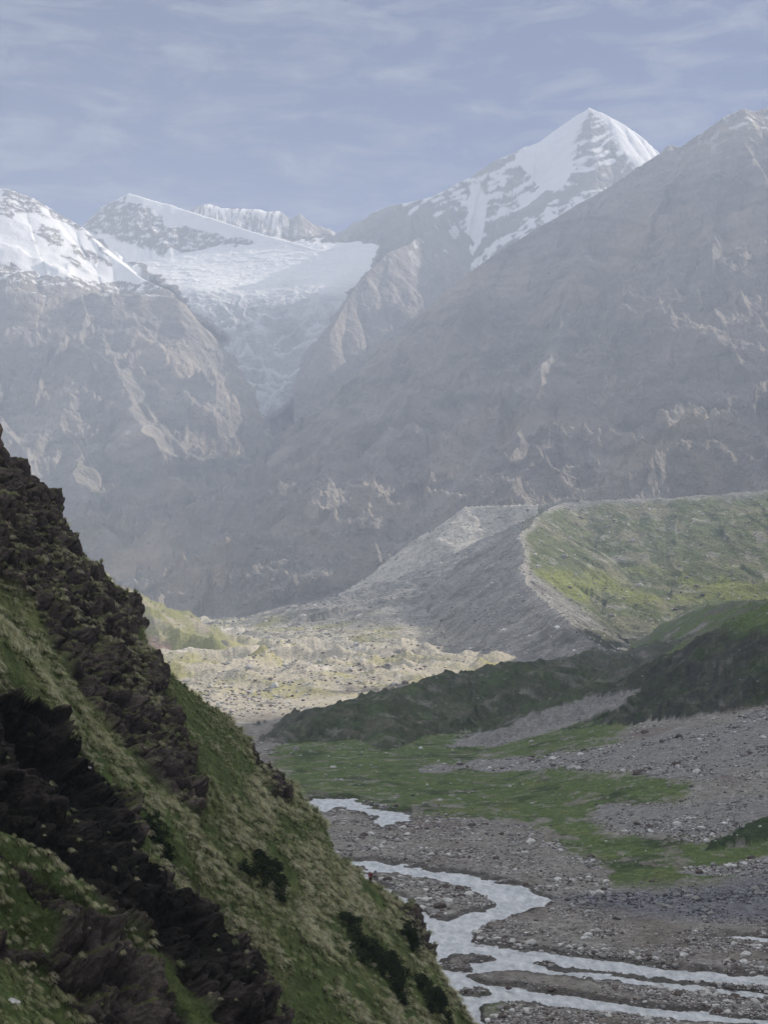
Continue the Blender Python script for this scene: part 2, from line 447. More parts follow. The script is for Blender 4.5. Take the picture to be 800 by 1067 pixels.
inner = [[P(613, 112, 7000), P(624, 135, 6850), P(640, 165, 6700), P(655, 185, 6600), P(668, 200, 6500)],
         [P(607, 128, 6950), P(603, 160, 6750), P(592, 200, 6500), P(585, 235, 6300), P(570, 275, 6000)],
         [P(515, 167, 6850), P(520, 200, 6650), P(535, 240, 6400), P(545, 290, 6100)],
         [P(470, 194, 6800), P(476, 225, 6600), P(482, 265, 6350), P(478, 300, 6100)],
         [P(545, 153, 6900), P(550, 178, 6750), P(556, 215, 6500), P(560, 250, 6250)],
         [P(430, 210, 6850), P(428, 240, 6600), P(420, 262, 6300)]]
for k, rb in enumerate(inner):
    h, d, s = fluted(X, Y, rb, bl(1.5, (150, 1.3)), 95, 34, 37 + k, rise=.35, warp=25)
    Zk = np.maximum(Zk, h)
sp = [P(470, 215, 6600), P(452, 238, 6200), P(425, 255, 5900), P(402, 263, 5700), P(382, 285, 5500), P(364, 311, 5300), P(343, 348, 5000), P(335, 378, 4850), P(331, 412, 4650), P(333, 440, 4500)]
hs, ds, ss = fluted(X, Y, sp, bl(1.25, (400, .8)), 170, 50, 45, rise=.3, warp=14)
sp2 = [P(570, 235, 6300), P(516, 272, 5800), P(470, 310, 5400), P(444, 336, 5000), P(418, 362, 4800), P(400, 396, 4500)]
hs2, ds2, ss2 = fluted(X, Y, sp2, bl(1.15, (400, .8)), 150, 50, 47, rise=.3, warp=30)
hs = np.maximum(hs, hs2)
isspur = hs > Zk
Z = np.maximum(Zk, hs)
n = normals(X, Y, Z); px, py = proj(X, Y, Z)
wpx = px + fbm(X, Y, 120, 4, seed=80) * 14; wpy = py + fbm(X, Y, 120, 4, seed=81) * 12
ns = fbm(X, Y, 75, 6, gain=.62, seed=82)
big = samp(poly_mask([[(613, 108), (700, 108), (700, 170), (662, 185), (640, 160), (622, 130)],
                      [(612, 108), (585, 125), (548, 150), (535, 170), (560, 195), (580, 205), (598, 175), (607, 140)],
                      [(495, 185), (510, 210), (500, 250), (480, 285), (470, 280), (485, 230)]], 3), wpx, wpy)
zone = samp(poly_mask([[(390, 210), (500, 170), (613, 105), (700, 150), (640, 235), (560, 290), (500, 300), (460, 285), (470, 225), (440, 225)]], 6), wpx, wpy)
strk = fbm(px * 14 + py * 9, py * 5, 160, 4, gain=.6, seed=83) * 0 + fbm(X * .8 + Z * .9, Z * .9 - X * .5, 60, 5, gain=.6, seed=84)
strata_k = perlin((Z - X * .55) / 30 + fbm(X, Y, 260, 3, seed=86) * 2.5, Y / 400)
snow = sst(-.07, .07, zone * .40 - .44 + strk * .6 + ns * .35 + strata_k * .38 + (n[..., 2] - .6) * .4)
snow = np.maximum(snow, sst(.40, .6, big + ns * .30))
rk_ = samp(poly_mask([[(613, 114), (632, 128), (648, 160), (662, 182), (640, 205), (615, 200), (598, 178), (604, 140)], [(470, 200), (478, 240), (470, 262), (440, 300), (430, 250), (445, 215)]], 3), wpx, wpy)
snow = snow * (1 - rk_ * sst(-.25, .15, -strata_k - ns * .6 + .08))
snow = np.maximum(snow, sst(.0, .1, ns + .02) * (samp(poly_mask([[(462, 282), (500, 288), (490, 306), (470, 304)], [(508, 258), (540, 262), (525, 275)], [(378, 262), (388, 262), (386, 285)]], 2), wpx, wpy) > .4))
snow *= np.where(isspur, .0, 1)
snow = np.maximum(snow, sst(.12, .2, ns + (n[..., 2] - .7) * .5) * sst(330, 240, py + ns * 60) * .8 * isspur)
col = mix(np.broadcast_to(ROCK, X.shape + (3,)), ROCK_B, sst(0, .5, fbm(X, Y, 300, 4, seed=85)) * .7)
col = mix(col, SNOW, snow)
o = grid_mesh('snow_peak', X, Y, Z, M_far, col)
tag(o, 'white pyramid peak streaked with rock, highest summit at the valley head', 'mountain', kind='structure')
print('peak', time.time() - T0)

# --- big dark massif on the right, its crest falling to the left across the valley
rs = steps((2450, 4700, 5), (4700, 6200, 40))
X, Y = polar(-11, 24, 1150, rs)
pr = [P(1600, 330, 4700), P(1300, 170, 4600), P(1150, 50, 4500), P(1000, 60, 4500), P(860, 100, 4400), P(812, 114, 4350), P(798, 112, 4320), P(786, 116, 4300), P(772, 113, 4300), P(758, 118, 4300), P(740, 130, 4300), P(722, 143, 4300), P(708, 153, 4300),
      P(696, 150, 4300), P(688, 158, 4300), P(660, 176, 4300), P(640, 190, 4300), P(610, 208, 4280), P(580, 226, 4250), P(545, 247, 4200), P(520, 262, 4180), P(490, 282, 4150), P(462, 308, 4120),
      P(440, 328, 4100), P(415, 350, 4050), P(392, 380, 4000), P(350, 415, 3900), P(310, 455, 3800), P(270, 505, 3700), P(230, 565, 3550), P(190, 625, 3400), P(170, 650, 3300)]
Zr, dr, sr = fluted(X, Y, pr, bl(.98, (760, .55)), 230, 105, 91, rise=.25, warp=18)
rr = [([P(712, 152, 4300), P(725, 210, 3950), P(742, 260, 3700), P(768, 318, 3500), P(792, 390, 3300), P(800, 450, 3100), P(812, 510, 2850)], 60),
      ([P(700, 190, 4150), P(705, 245, 3850), P(700, 290, 3650), P(728, 330, 3480), P(742, 392, 3300), P(765, 445, 3120), P(775, 500, 2850)], 50),
      ([P(772, 113, 4300), P(790, 190, 3950), P(812, 280, 3650), P(860, 400, 3300), P(900, 480, 2900)], 60),
      ([P(612, 206, 4280), P(598, 290, 3800), P(585, 360, 3450), P(548, 435, 3150), P(520, 505, 2900)], 34),
      ([P(500, 275, 4150), P(470, 345, 3800), P(432, 420, 3450), P(395, 490, 3150), P(370, 545, 2980)], 30),
      ([P(415, 350, 4050), P(380, 430, 3700), P(330, 510, 3350), P(290, 575, 3150)], 28),
      ([P(660, 176, 4300), P(655, 260, 3900), P(668, 320, 3620), P(700, 350, 3480)], 36)]
for k, (rb, am) in enumerate(rr):
    h, d, s = fluted(X, Y, rb, bl(1.0, (220, .75)), 110, am * 1.35, 93 + k, rise=.6, warp=85)
    Zr = np.maximum(Zr, h)
n = normals(X, Y, Zr); px, py = proj(X, Y, Zr)
col = mix(np.broadcast_to(ROCK, X.shape + (3,)), ROCK_B, sst(-.1, .5, fbm(X, Y, 300, 5, seed=104)) * .9)
col = mix(col, ROCK_D, sst(0, .5, perlin(Zr / 30 + fbm(X, Y, 400, 3, seed=105) * 4, X * .002)) * .5)
col = mix(col, SCREE, sst(.72, .86, n[..., 2]))
chute = samp(poly_mask([[(590, 325), (598, 325), (575, 375), (535, 425), (505, 470), (480, 510), (440, 540), (430, 535), (478, 500), (500, 465), (530, 415), (568, 370)]], 2), px + fbm(X, Y, 60, 3, seed=106) * 6, py)
col = mix(col, (.34, .32, .30), chute * .8)
ns = fbm(X, Y, 60, 5, gain=.6, seed=107)
col = mix(col, SNOW * .9, sst(.14, .24, ns + (n[..., 2] - .65) * .3) * sst(200, 120, py + ns * 60) * .8)
o = grid_mesh('mountain_massif', X, Y, Zr, M_far, col, keep=Zr > -30)
tag(o, 'dark hazy mountain massif whose crest falls from the right edge down to the left', 'mountain', kind='structure')
print('massif', time.time() - T0)

# ------------------------------------------------------------------ valley floor and near relief
wat = poly_mask([
    [(322, 829), (345, 830), (372, 829), (378, 836), (404, 843), (434, 847), (428, 852), (398, 859), (388, 856), (396, 850), (372, 843), (358, 838), (335, 842), (322, 842)],
    [(355, 893), (400, 896), (440, 901), (475, 907), (510, 913), (545, 922), (562, 929), (579, 936), (560, 943), (536, 949), (515, 956), (496, 965), (488, 972), (494, 979), (530, 984), (600, 991), (660, 1000), (720, 1007), (800, 1012), (1100, 1022),
     (1100, 1034), (800, 1023), (720, 1017), (690, 1014), (640, 1010), (600, 1004), (570, 999), (540, 997),
     (575, 1006), (640, 1013), (700, 1020), (760, 1026), (800, 1030), (1100, 1048), (1100, 1056), (800, 1035), (740, 1030), (680, 1024), (620, 1016), (560, 1009), (520, 1007), (480, 1010),
     (500, 1020), (540, 1024), (580, 1031), (640, 1040), (700, 1047), (760, 1054), (800, 1057), (1100, 1085), (1100, 1096), (800, 1063), (740, 1059), (690, 1055), (640, 1050), (600, 1045), (560, 1042), (520, 1040), (500, 1044), (505, 1060), (490, 1100), (430, 1160), (300, 1160), (380, 1000), (330, 900)],
    [(712, 970), (760, 971), (800, 973), (1100, 985), (1100, 988), (800, 976), (745, 974)],
], 0)
isl = poly_mask([
    [(384, 903), (440, 911), (480, 919), (500, 927), (516, 938), (506, 946), (480, 950), (468, 955), (450, 953), (428, 935), (400, 922), (386, 912)],
    [(448, 998), (474, 990), (500, 989), (520, 994), (500, 999), (470, 1001)],
    [(455, 1004), (470, 999), (494, 1002), (494, 1006), (466, 1008)],
    [(470, 1028), (495, 1024), (520, 1028), (500, 1032)],
    [(362, 897), (376, 899), (386, 906), (378, 908)],
], 0)
wat = np.clip(wat - isl, 0, 1)
def soft(m, b):
    for _ in range(2):
        k = 2 * b + 1
        for ax in (0, 1):
            pad = [(0, 0), (0, 0)]; pad[ax] = (b + 1, b)
            cs = np.cumsum(np.pad(m, pad, mode='edge'), axis=ax)
            m = (cs[k:] - cs[:-k]) / k if ax == 0 else (cs[:, k:] - cs[:, :-k]) / k
    return m
wat1 = soft(wat, 1); wat3 = soft(wat, 4)
meadow = poly_mask([
    [(280, 770), (400, 740), (470, 730), (560, 760), (640, 765), (640, 775), (560, 790), (470, 795), (420, 790), (440, 800), (560, 800), (700, 810), (720, 820), (722, 835), (640, 838), (600, 850), (640, 868), (740, 880), (1100, 850), (1100, 880), (800, 905), (740, 920), (680, 930), (640, 930), (625, 915), (640, 900), (590, 885), (560, 862), (480, 850), (420, 845), (380, 832), (300, 828)],
    [(640, 735), (690, 730), (640, 770), (600, 768), (560, 775), (600, 745)],
    [(495, 1040), (520, 1038), (526, 1050), (512, 1064), (498, 1062)],
    [(400, 650), (640, 700), (640, 740), (540, 760), (470, 740), (380, 800), (280, 800)],
    [(720, 885), (1100, 830), (1100, 900), (780, 905)]], 9)
fan = poly_mask([[(1100, 670), (800, 740), (760, 752), (700, 762), (640, 775), (560, 788), (440, 798), (440, 802), (560, 803), (650, 800), (700, 812), (735, 815), (760, 800), (1100, 760)],
                 [(620, 838), (720, 838), (800, 828), (1100, 800), (1100, 850), (800, 862), (740, 872), (660, 866), (620, 852)],
                 [(668, 718), (650, 738), (570, 764), (520, 776), (462, 780), (470, 770), (520, 758), (580, 738), (630, 722)],
                 [(1100, 860), (800, 890), (760, 900), (700, 905), (740, 912), (800, 915), (1100, 905)]], 2)
dark_mound = [P(735, 890, 402), P(770, 872, 412), P(800, 858, 420), P(860, 840, 440), P(950, 810, 470)]

def river_level(Y):
    return .011 * np.maximum(Y - 300, 0)

hill_a = [P(262, 778, 690), P(300, 762, 700), P(345, 744, 730), P(375, 726, 760), P(405, 727, 770), P(440, 713, 820), P(470, 703, 850), P(500, 696, 880), P(530, 690, 910), P(560, 688, 940), P(600, 683, 980), P(640, 679, 1050), P(700, 665, 1100), P(760, 650, 1150)]
hill_c = [P(380, 730, 765), P(400, 750, 720), P(408, 775, 670)]
hill_b = [P(548, 748, 705), P(575, 735, 720), P(610, 718, 740), P(640, 706, 760), P(680, 692, 790), P(720, 680, 830), P(760, 664, 850)]
hill_r = [P(646, 770, 640), P(652, 745, 660), P(668, 716, 690), P(690, 695, 710), P(720, 675, 720), P(750, 660, 720), P(780, 648, 710), P(800, 640, 700), P(850, 615, 700), P(920, 575, 700), P(1060, 480, 720)]
hill_l = [P(20, 560, 1900), P(100, 596, 1750), P(138, 630, 1650), P(160, 645, 1620), P(186, 656, 1600), P(215, 668, 1560), P(240, 682, 1500)]
hill_s = [P(733, 828, 500), P(760, 806, 505), P(785, 790, 510), P(810, 778, 515), P(870, 745, 520), P(980, 690, 540)]

def ground_h(X, Y, detail=True, parts=False):
    px0, py0 = proj(X, Y, np.full(X.shape, 1.0) + river_level(Y))
    base = river_level(Y) + .0
    qx = fbm(X, Y, 8, 4, gain=.65, seed=108) * 15; qy = fbm(X, Y, 8, 4, gain=.65, seed=109) * 5.5
    w1 = samp(wat1, px0 + qx, py0 + qy); w3 = samp(wat3, px0 + qx, py0 + qy)
    inr = (Y > 170) & (Y < 640)
    w1 = w1 * inr; w3 = w3 * inr
    plain = .75 - .35 * w3 - 1.25 * w1
    # fan and terraces climbing to the right
    fanh = np.maximum(X - 35 - .02 * Y, 0) * .22 * sst(400, 600, Y) * sst(950, 700, Y)
    fanh2 = np.maximum(X - 60, 0) * .10 * sst(330, 440, Y) * sst(620, 480, Y)
    left = np.maximum(-X - .16 * np.maximum(Y, 500) - 30, 0) * .25 * sst(600, 1300, Y)
    H = base + plain + fanh + fanh2 + left
    mz = np.full(X.shape, 0.0)
    wx = fbm(X, Y, 60, 3, seed=111) * 10; wy = fbm(X, Y, 60, 3, seed=112) * 10
    for k, (pts, sl, code) in enumerate([(hill_a, .34, 1), (hill_c, .45, 1), (hill_b, .42, 2), (hill_r, .55, 3), (hill_s, .5, 3), (dark_mound, .4, 4), (hill_l, .5, 6)]):
        h, d, s = ridge(X + wx * .5, Y + wy * .5, pts, lambda d, sl=sl: sl * np.sqrt(d * d + 16) - sl * 4)
        h = h + np.minimum(d * .2, 8) * (ridged(X + wx, Y + wy, 42, 4, seed=113 + k) - .4)
        m = h > H
        H = np.where(m, h, H); mz = np.where(m, code, mz)
    # bench of rough pasture behind the right hill
    bench = 66 * sst(60, 240, X - (Y - 750) * .18) * sst(700, 860, Y)
    bench = bench + fbm(X, Y, 120, 4, seed=120) * 6 * sst(2, 30, bench) - 1
    m = bench > H
    H = np.where(m, bench, H); mz = np.where(m, 5, mz)
    farm = sst(700, 1400, Y)
    if detail:
        dry = 1 - w3
        H = H + fbm(X, Y, 34, 4, seed=121) * (.5 * dry + 5 * farm)
        H = H + fbm(X, Y, 5, 4, gain=.6, seed=122) * (.28 * dry + .05) * (1 + farm * 3)
        veg = (mz >= 1) & (mz <= 5)
        H = H + veg * (np.abs(perlin(X / 7 + 3, Y / 9)) * 1.3 + np.abs(perlin(X / 3.1, Y / 4 + 7)) * .6 + (ridged(X, Y, 34, 4, seed=124) - .4) * 4.2)
        H = H + (ridged(X, Y, 130, 5, seed=123) - .4) * 22 * farm * sst(500, -100, X)
    if parts: return H, w1, w3, mz
    return H

thv = np.concatenate([np.linspace(-180, -40, 90, endpoint=False), np.linspace(-40, -17.5, 120, endpoint=False), np.linspace(-17.5, 17.5, int(1100 * Q), endpoint=False),
                      np.linspace(17.5, 40, 120, endpoint=False), np.linspace(40, 180, 90)])
rv = [12.0]
while rv[-1] < 16000:
    r_ = rv[-1]
    rv.append(r_ * (1 + (.03 if r_ < 150 else .0036 / Q if r_ < 1500 else .006 / Q if r_ < 3200 else .06)))
TH, RR = np.meshgrid(np.radians(thv), np.array(rv))
X = RR * np.sin(TH); Y = RR * np.cos(TH)
H, w1, w3, mz = ground_h(X, Y, parts=True)
n = normals(X, Y, H); px, py = proj(X, Y, H)
front = (Y > 50)
wob = fbm(X, Y, 30, 5, gain=.6, seed=130); wob2 = fbm(X, Y, 30, 5, gain=.6, seed=131)
wpx = px + wob * 30; wpy = py + wob2 * 9
col = np.broadcast_to(GRAVEL, X.shape + (3,))
col = mix(col, MUD, sst(-.1, .35, fbm(X, Y * .5, 24, 5, gain=.6, seed=132)) * .75)
col = mix(col, (.40, .37, .35), sst(.1, .4, fbm(X, Y, 12, 5, gain=.65, seed=133)) * .6)
mead = samp(meadow, wpx, wpy) * front
fw = fbm(X, Y, 7, 4, gain=.65, seed=129)
mead = (sst(.30, .70, mead + wob * .7 + fw * .8 * sst(.02, .3, mead)) * sst(350, 380, Y) + mead * (Y < 300) * .8) * (1 - .75 * sst(.12, .3, fw * .8 + wob * .5))
fanm = samp(fan, px + wob * 26, py + wob2 * 8) * front + (wob * .3 + fw * .5) * .5 * 0
fanm = np.clip(fanm + fbm(X, Y, 9, 4, gain=.65, seed=128) * .45 * (fanm > .05) * (fanm < .98), 0, 1)
gtone = fbm(X, Y, 16, 5, gain=.6, seed=134)
gcol = mix(np.broadcast_to(GRASS, X.shape + (3,)), GRASS_Y, sst(0, .5, gtone) * .35)
gcol = mix(gcol, DARKVEG, sst(.05, .35, fbm(X, Y, 22, 5, gain=.6, seed=135)) * .7)
col = mix(col, gcol, mead * (1 - sst(.4, .6, fanm)))
col = mix(col, (.25, .243, .23), sst(.35, .6, fanm) * .85)
hv = fbm(X, Y, 26, 6, gain=.62, seed=136)
hcol = mix(np.broadcast_to(np.array((.06, .07, .045)), X.shape + (3,)), (.12, .11, .085), sst(.0, .4, hv))
hcol = mix(hcol, GRASS * .75, sst(-.05, -.4, hv) * .8)
hcol = mix(hcol, (.03, .035, .02), sst(.05, .3, fbm(X, Y, 9, 4, gain=.65, seed=145)) * .8)
hcol = mix(hcol, (.22, .205, .19), sst(.12, .34, fbm(X, Y, 18, 5, gain=.65, seed=137)) * .7)
notfan = 1 - sst(.4, .6, fanm)
col = mix(col, hcol, ((mz == 1) | (mz == 2)) * .85 * notfan)
dcol = mix(np.broadcast_to(np.array((.052, .052, .042)), X.shape + (3,)), DARKVEG * 1.2, sst(-.1, .3, hv))
dcol = mix(dcol, (.10, .11, .07), sst(.0, .3, fbm(X, Y, 8, 5, gain=.65, seed=146)) * .7)
dcol = mix(dcol, GRASS, sst(670, 645, py + wob * 20) * sst(600, 650, px))
dcol = mix(dcol, (.20, .185, .17), sst(.20, .40, fbm(X, Y, 10, 5, gain=.65, seed=138)) * .6)
col = mix(col, dcol, (mz == 3) * notfan)
col = mix(col, mix(np.broadcast_to(DARKVEG * 1.3, X.shape + (3,)), GRASS * .8, sst(0, .4, gtone)), (mz == 4) * 1.0)
pcol = mix(np.broadcast_to(np.array((.13, .155, .06)), X.shape + (3,)), GRASS, sst(-.3, .3, gtone)); pcol = mix(pcol, (.14, .135, .11), sst(-.1, .2, fbm(X, Y, 35, 5, gain=.65, seed=144)) * .8); pcol = mix(pcol, SCREE * .8, sst(.2, .4, fbm(X, Y, 60, 5, seed=139)))
col = mix(col, pcol, (mz == 5) * 1.0)
# lit rubble plain further up the valley
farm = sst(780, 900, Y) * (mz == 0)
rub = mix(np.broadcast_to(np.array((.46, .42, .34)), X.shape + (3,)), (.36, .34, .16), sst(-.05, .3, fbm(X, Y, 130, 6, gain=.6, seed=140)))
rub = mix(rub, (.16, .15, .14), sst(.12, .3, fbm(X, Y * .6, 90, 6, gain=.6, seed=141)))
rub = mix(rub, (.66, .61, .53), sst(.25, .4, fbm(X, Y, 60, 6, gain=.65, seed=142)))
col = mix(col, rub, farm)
lcol = mix(np.broadcast_to(np.array((.24, .24, .11)), X.shape + (3,)), (.35, .31, .25), sst(-.1, .3, fbm(X, Y, 50, 5, gain=.6, seed=143)))
lcol = mix(lcol, (.36, .25, .19), sst(.2, .6, samp(poly_mask([[(148, 662), (175, 668), (192, 690), (182, 700), (160, 690)]], 3), px + wob * 10, py)))
col = mix(col, lcol, (mz == 6) * 1.0)
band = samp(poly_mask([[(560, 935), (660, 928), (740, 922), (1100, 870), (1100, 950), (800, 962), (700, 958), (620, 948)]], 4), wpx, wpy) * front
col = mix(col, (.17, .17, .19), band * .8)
shore_dark = sst(.06, .3, w3) * (1 - w1 * .5)
col = col * (1 - .6 * shore_dark)[..., None]  # ground colour darkened along the water's edge
o = grid_mesh('ground', X, Y, H, M_ground, col)
tag(o, 'stony valley floor with gravel flats, green meadow and low rolling mounds', 'ground', kind='structure')
print('ground', time.time() - T0, X.size)
G_XY = (X, Y, H, w1, w3, mead, fanm, mz, px, py)

# --- river water sheet, shore drawn by the gravel that rises through it
ys = np.concatenate([np.arange(180, 330, .9), np.arange(330, 600, 1.6)]); xs = np.arange(-70, 260, 1.2)
XW, YW = np.meshgrid(xs, ys)
ZW = river_level(YW) - .02
pxw, pyw = proj(XW, YW, ZW)
keep = (samp(soft(wat, 3), pxw, pyw) > .02)
m, nt, b, out = new_mat('river_water')
N, L = nt.nodes, nt.links
geo = N.new('ShaderNodeNewGeometry'); mp = N.new('ShaderNodeMapping'); mp.inputs['Scale'].default_value = (1, .45, 1); mp.inputs['Rotation'].default_value = (0, 0, R(12))
L.new(geo.outputs['Position'], mp.inputs[0])
n1 = N.new('ShaderNodeTexNoise'); n1.inputs['Scale'].default_value = .9; n1.inputs['Detail'].default_value = 6; n1.inputs['Roughness'].default_value = .65
L.new(mp.outputs[0], n1.inputs['Vector'])
bp = N.new('ShaderNodeBump'); bp.inputs['Distance'].default_value = .5; L.new(n1.outputs[0], bp.inputs['Height'])
n2 = N.new('ShaderNodeTexNoise'); n2.inputs['Scale'].default_value = .55; n2.inputs['Detail'].default_value = 8; n2.inputs['Roughness'].default_value = .7
L.new(mp.outputs[0], n2.inputs['Vector'])
cr = N.new('ShaderNodeValToRGB'); cr.color_ramp.elements[0].position = .34; cr.color_ramp.elements[0].color = (.42, .45, .46, 1)
cr.color_ramp.elements[1].position = .66; cr.color_ramp.elements[1].color = (.93, .94, .95, 1)
L.new(n2.outputs[0], cr.inputs[0]); L.new(cr.outputs[0], b.inputs['Base Color'])
L.new(bp.outputs[0], b.inputs['Normal']); b.inputs['Roughness'].default_value = .28; b.inputs['Specular IOR Level'].default_value = .5
o = grid_mesh('river', XW, YW, ZW, m, None, keep)
tag(o, 'milky grey glacial river braiding between gravel bars', 'river', kind='structure')

# ------------------------------------------------------------------ moraine
rs = steps((1080, 3100, 3.4), (3100, 3400, 20))
X, Y = polar(-8, 19, 900, rs)
toe = [P(668, 690, 1080), P(640, 684, 1150), P(610, 668, 1300), P(590, 648, 1420), P(570, 628, 1560), P(552, 608, 1720), P(543, 590, 1850), P(541, 570, 1950), P(544, 556, 2020), P(556, 540, 2150), P(575, 529, 2300), P(590, 524, 2400)]
crest = [P(486, 527, 2500), P(530, 526, 2480), P(565, 525, 2450), P(590, 523, 2400), P(640, 520, 2400), P(700, 518, 2400), P(740, 515, 2420), P(800, 512, 2450), P(900, 505, 2500), P(1100, 480, 2600)]
arm = [P(486, 527, 2500), P(470, 548, 2580), P(452, 578, 2700), P(430, 603, 2800), P(400, 622, 2880), P(350, 638, 2950), P(290, 646, 3000), P(220, 650, 3020)]
W1 = fbm(X, Y, 120, 4, seed=150) * 14; W2 = fbm(X, Y, 120, 4, seed=151) * 14
Zt, dt_, st_ = ridge(X + W1, Y + W2, toe, lambda d: .62 * d - np.maximum(d - 170, 0) * .40)
Zc, dc, sc_ = ridge(X + W1, Y + W2, crest[3:], lambda d: .44 * d - np.maximum(d - 330, 0) * .12)
Zc2, dc2, _ = ridge(X + W1, Y + W2, crest[:4], lambda d: 1.25 * d)
Za, da, sa = ridge(X + W1, Y + W2, arm, lambda d: .70 * d)
tx = np.interp(Y, [p[1] for p in toe], [p[0] for p in toe])
rightside = sst(-10, 60, X - tx)
# the outer (right) flank of the toe falls gently, its left flank is the steep one
Zt2, _, _ = ridge(X + W1, Y + W2, toe, lambda d: .42 * d)
def flut(s, d, lam, amp, seed): return np.minimum(d * .12, amp) * (ridged(s + fbm(X, Y, 60, 3, seed=seed) * lam * .4, d * .16, lam, 4, seed=seed) - .45)
Zt = Zt + flut(st_, dt_, 36, 17, 152); Zc = Zc + flut(sc_, dc, 60, 9, 153); Za = Za + flut(sa, da, 36, 12, 154)
Zc = np.maximum(Zc, Zc2); dc = np.where(Zc2 >= Zc, dc2, dc)
Z = np.maximum(np.maximum(Zt, Zc * 1.0), Za)
Z = Z + fbm(X, Y, 26, 5, gain=.6, seed=155) * 3.0 + fbm(X, Y, 120, 3, seed=157) * 5 * rightside
gh = ground_h(X, Y)
n = normals(X, Y, Z); px, py = proj(X, Y, Z)
wob = fbm(X, Y, 90, 5, gain=.6, seed=156)
col = np.broadcast_to(np.array((.26, .25, .235)), X.shape + (3,))
stk = ridged(st_, dt_ * .12, 24, 4, seed=158)
col = mix(col, (.36, .34, .31), sst(.45, .75, stk) * .6)
col = mix(col, (.12, .12, .10), sst(.1, .4, fbm(X, Y, 60, 5, seed=159)) * .5)
green = samp(poly_mask([[(548, 535), (600, 526), (1100, 500), (1100, 700), (640, 660), (560, 600), (544, 575)]], 3), px + wob * 20, py + wob * 8)
gc = mix(np.broadcast_to(np.array((.115, .135, .06)), X.shape + (3,)), (.21, .20, .13), sst(-.05, .3, fbm(X, Y, 70, 6, gain=.62, seed=160)))
gc = mix(gc, (.30, .29, .25), sst(.15, .3, fbm(X, Y, 30, 5, gain=.65, seed=161)) * .8)
gc = mix(gc, (.20, .22, .06), sst(585, 600, py) * sst(636, 620, py) * sst(-.25, .1, fbm(X, Y, 110, 5, seed=162)))
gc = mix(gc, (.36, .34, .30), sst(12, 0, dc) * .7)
col = mix(col, gc, green)
low = sst(640, 660, py)
col = mix(col, (.10, .105, .07), low * sst(560, 600, px + wob * 20) * sst(-.2, .2, wob))
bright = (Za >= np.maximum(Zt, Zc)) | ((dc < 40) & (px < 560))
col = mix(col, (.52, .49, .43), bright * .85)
footm = sst(34, 12, Z - gh) * sst(1500, 1800, Y) * sst(150, 0, X)
frub = mix(np.broadcast_to(np.array((.46, .42, .34)), X.shape + (3,)), (.36, .34, .16), sst(-.05, .3, fbm(X, Y, 100, 6, gain=.6, seed=163)))
col = mix(col, frub, footm * .9)
col = mix(col, (.40, .38, .35), sst(11, 3, dt_) * sst(1250, 1400, Y) * sst(-.3, .2, wob) * .7)
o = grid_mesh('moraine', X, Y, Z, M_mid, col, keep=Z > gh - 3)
tag(o, 'steep sided moraine ridge with grassy right flank and bare streaked left flank', 'moraine', kind='structure')
MOR = (X, Y, Z, gh, px, py)
print('moraine', time.time() - T0)

# ------------------------------------------------------------------ right valley side beyond the frame (unseen, crest shaped to keep the low ground in shade)
xs = np.linspace(120, 3600, int(300 * Q)); ys = np.linspace(-2600, 2150, int(330 * Q))
XV, YV = np.meshgrid(xs, ys)
side = [(1100, -2600, 820), (1000, -1200, 800), (900, -300, 760), (850, 300, 700), (830, 700, 660), (830, 950, 700), (850, 1180, 620), (880, 1330, 540), (920, 1430, 530), (950, 1600, 560), (970, 1750, 550), (1000, 1900, 520), (1040, 2020, 320), (1100, 2120, 80)]
hv_, dv, sv = ridge(XV, YV, side, lambda d: 1.02 * d)
hv_ = hv_ + np.minimum(dv * .3, 50) * (ridged(sv, dv * .25, 160, 5, seed=171) - .45) + fbm(XV, YV, 70, 5, seed=172) * 8
keep = (hv_ > -25) & (XV > .285 * np.maximum(YV, 0) + 90)
c = mix(np.broadcast_to(ROCK, XV.shape + (3,)), GRASS * .8, sst(-.2, .3, fbm(XV, YV, 90, 5, seed=173)))
o = grid_mesh('mountain_side', XV, YV, hv_, M_mid, c, keep)
tag(o, 'steep rock and grass valley side out of view right of the river flats, shaped to shade them', 'mountain', kind='structure')

# ------------------------------------------------------------------ near left hillside
PA, PB_, PC_ = -1.105, .05, 20.15
nrm = np.array((-PA, -PB_, 1.0)); nl = np.linalg.norm(nrm); nrm /= nl
es = np.array((PB_, -PA, 0.0)); es /= np.linalg.norm(es)        # along the slope, away from the camera
ed = np.cross(es, nrm); ed /= np.linalg.norm(ed)
if ed[2] > 0: ed = -ed                                           # down the slope
O0 = np.array((0, 0, PC_))
def hillsq(px, py, off=0.0):
    a, f, u = ray(px, py); d = np.array((a, f, u), float); o_ = np.array((0, 0, CH))
    t = ((O0 + nrm * off - o_) @ nrm) / (d @ nrm)
    p = o_ + d * t - O0
    return float(p @ es), float(p @ ed)
def dens(pts, n=6):
    out = []
    for a, b in zip(pts[:-1], pts[1:]):
        for k in range(n): t = k / n; out.append(tuple(a[i] + t * (b[i] - a[i]) for i in range(len(a))))
    out.append(pts[-1]); return out
edge_px = [(-120, 330), (-50, 400), (0, 462), (28, 490), (50, 508), (58, 540), (82, 566), (104, 590), (128, 622), (140, 650), (150, 680), (172, 700), (200, 722), (232, 745), (258, 770), (280, 792), (296, 808), (318, 828), (338, 855), (352, 884), (366, 903), (386, 921), (405, 936), (424, 946), (436, 962), (446, 984), (455, 1010), (470, 1035), (492, 1064), (540, 1140), (560, 1200)]
edge = np.array([hillsq(x, y, 0) for x, y in edge_px])
ctrl = []
def addc(pts, n=2):
    for x, y, o_ in dens(pts, n):
        s_, q_ = hillsq(x, y, o_); ctrl.append((s_, q_, o_))
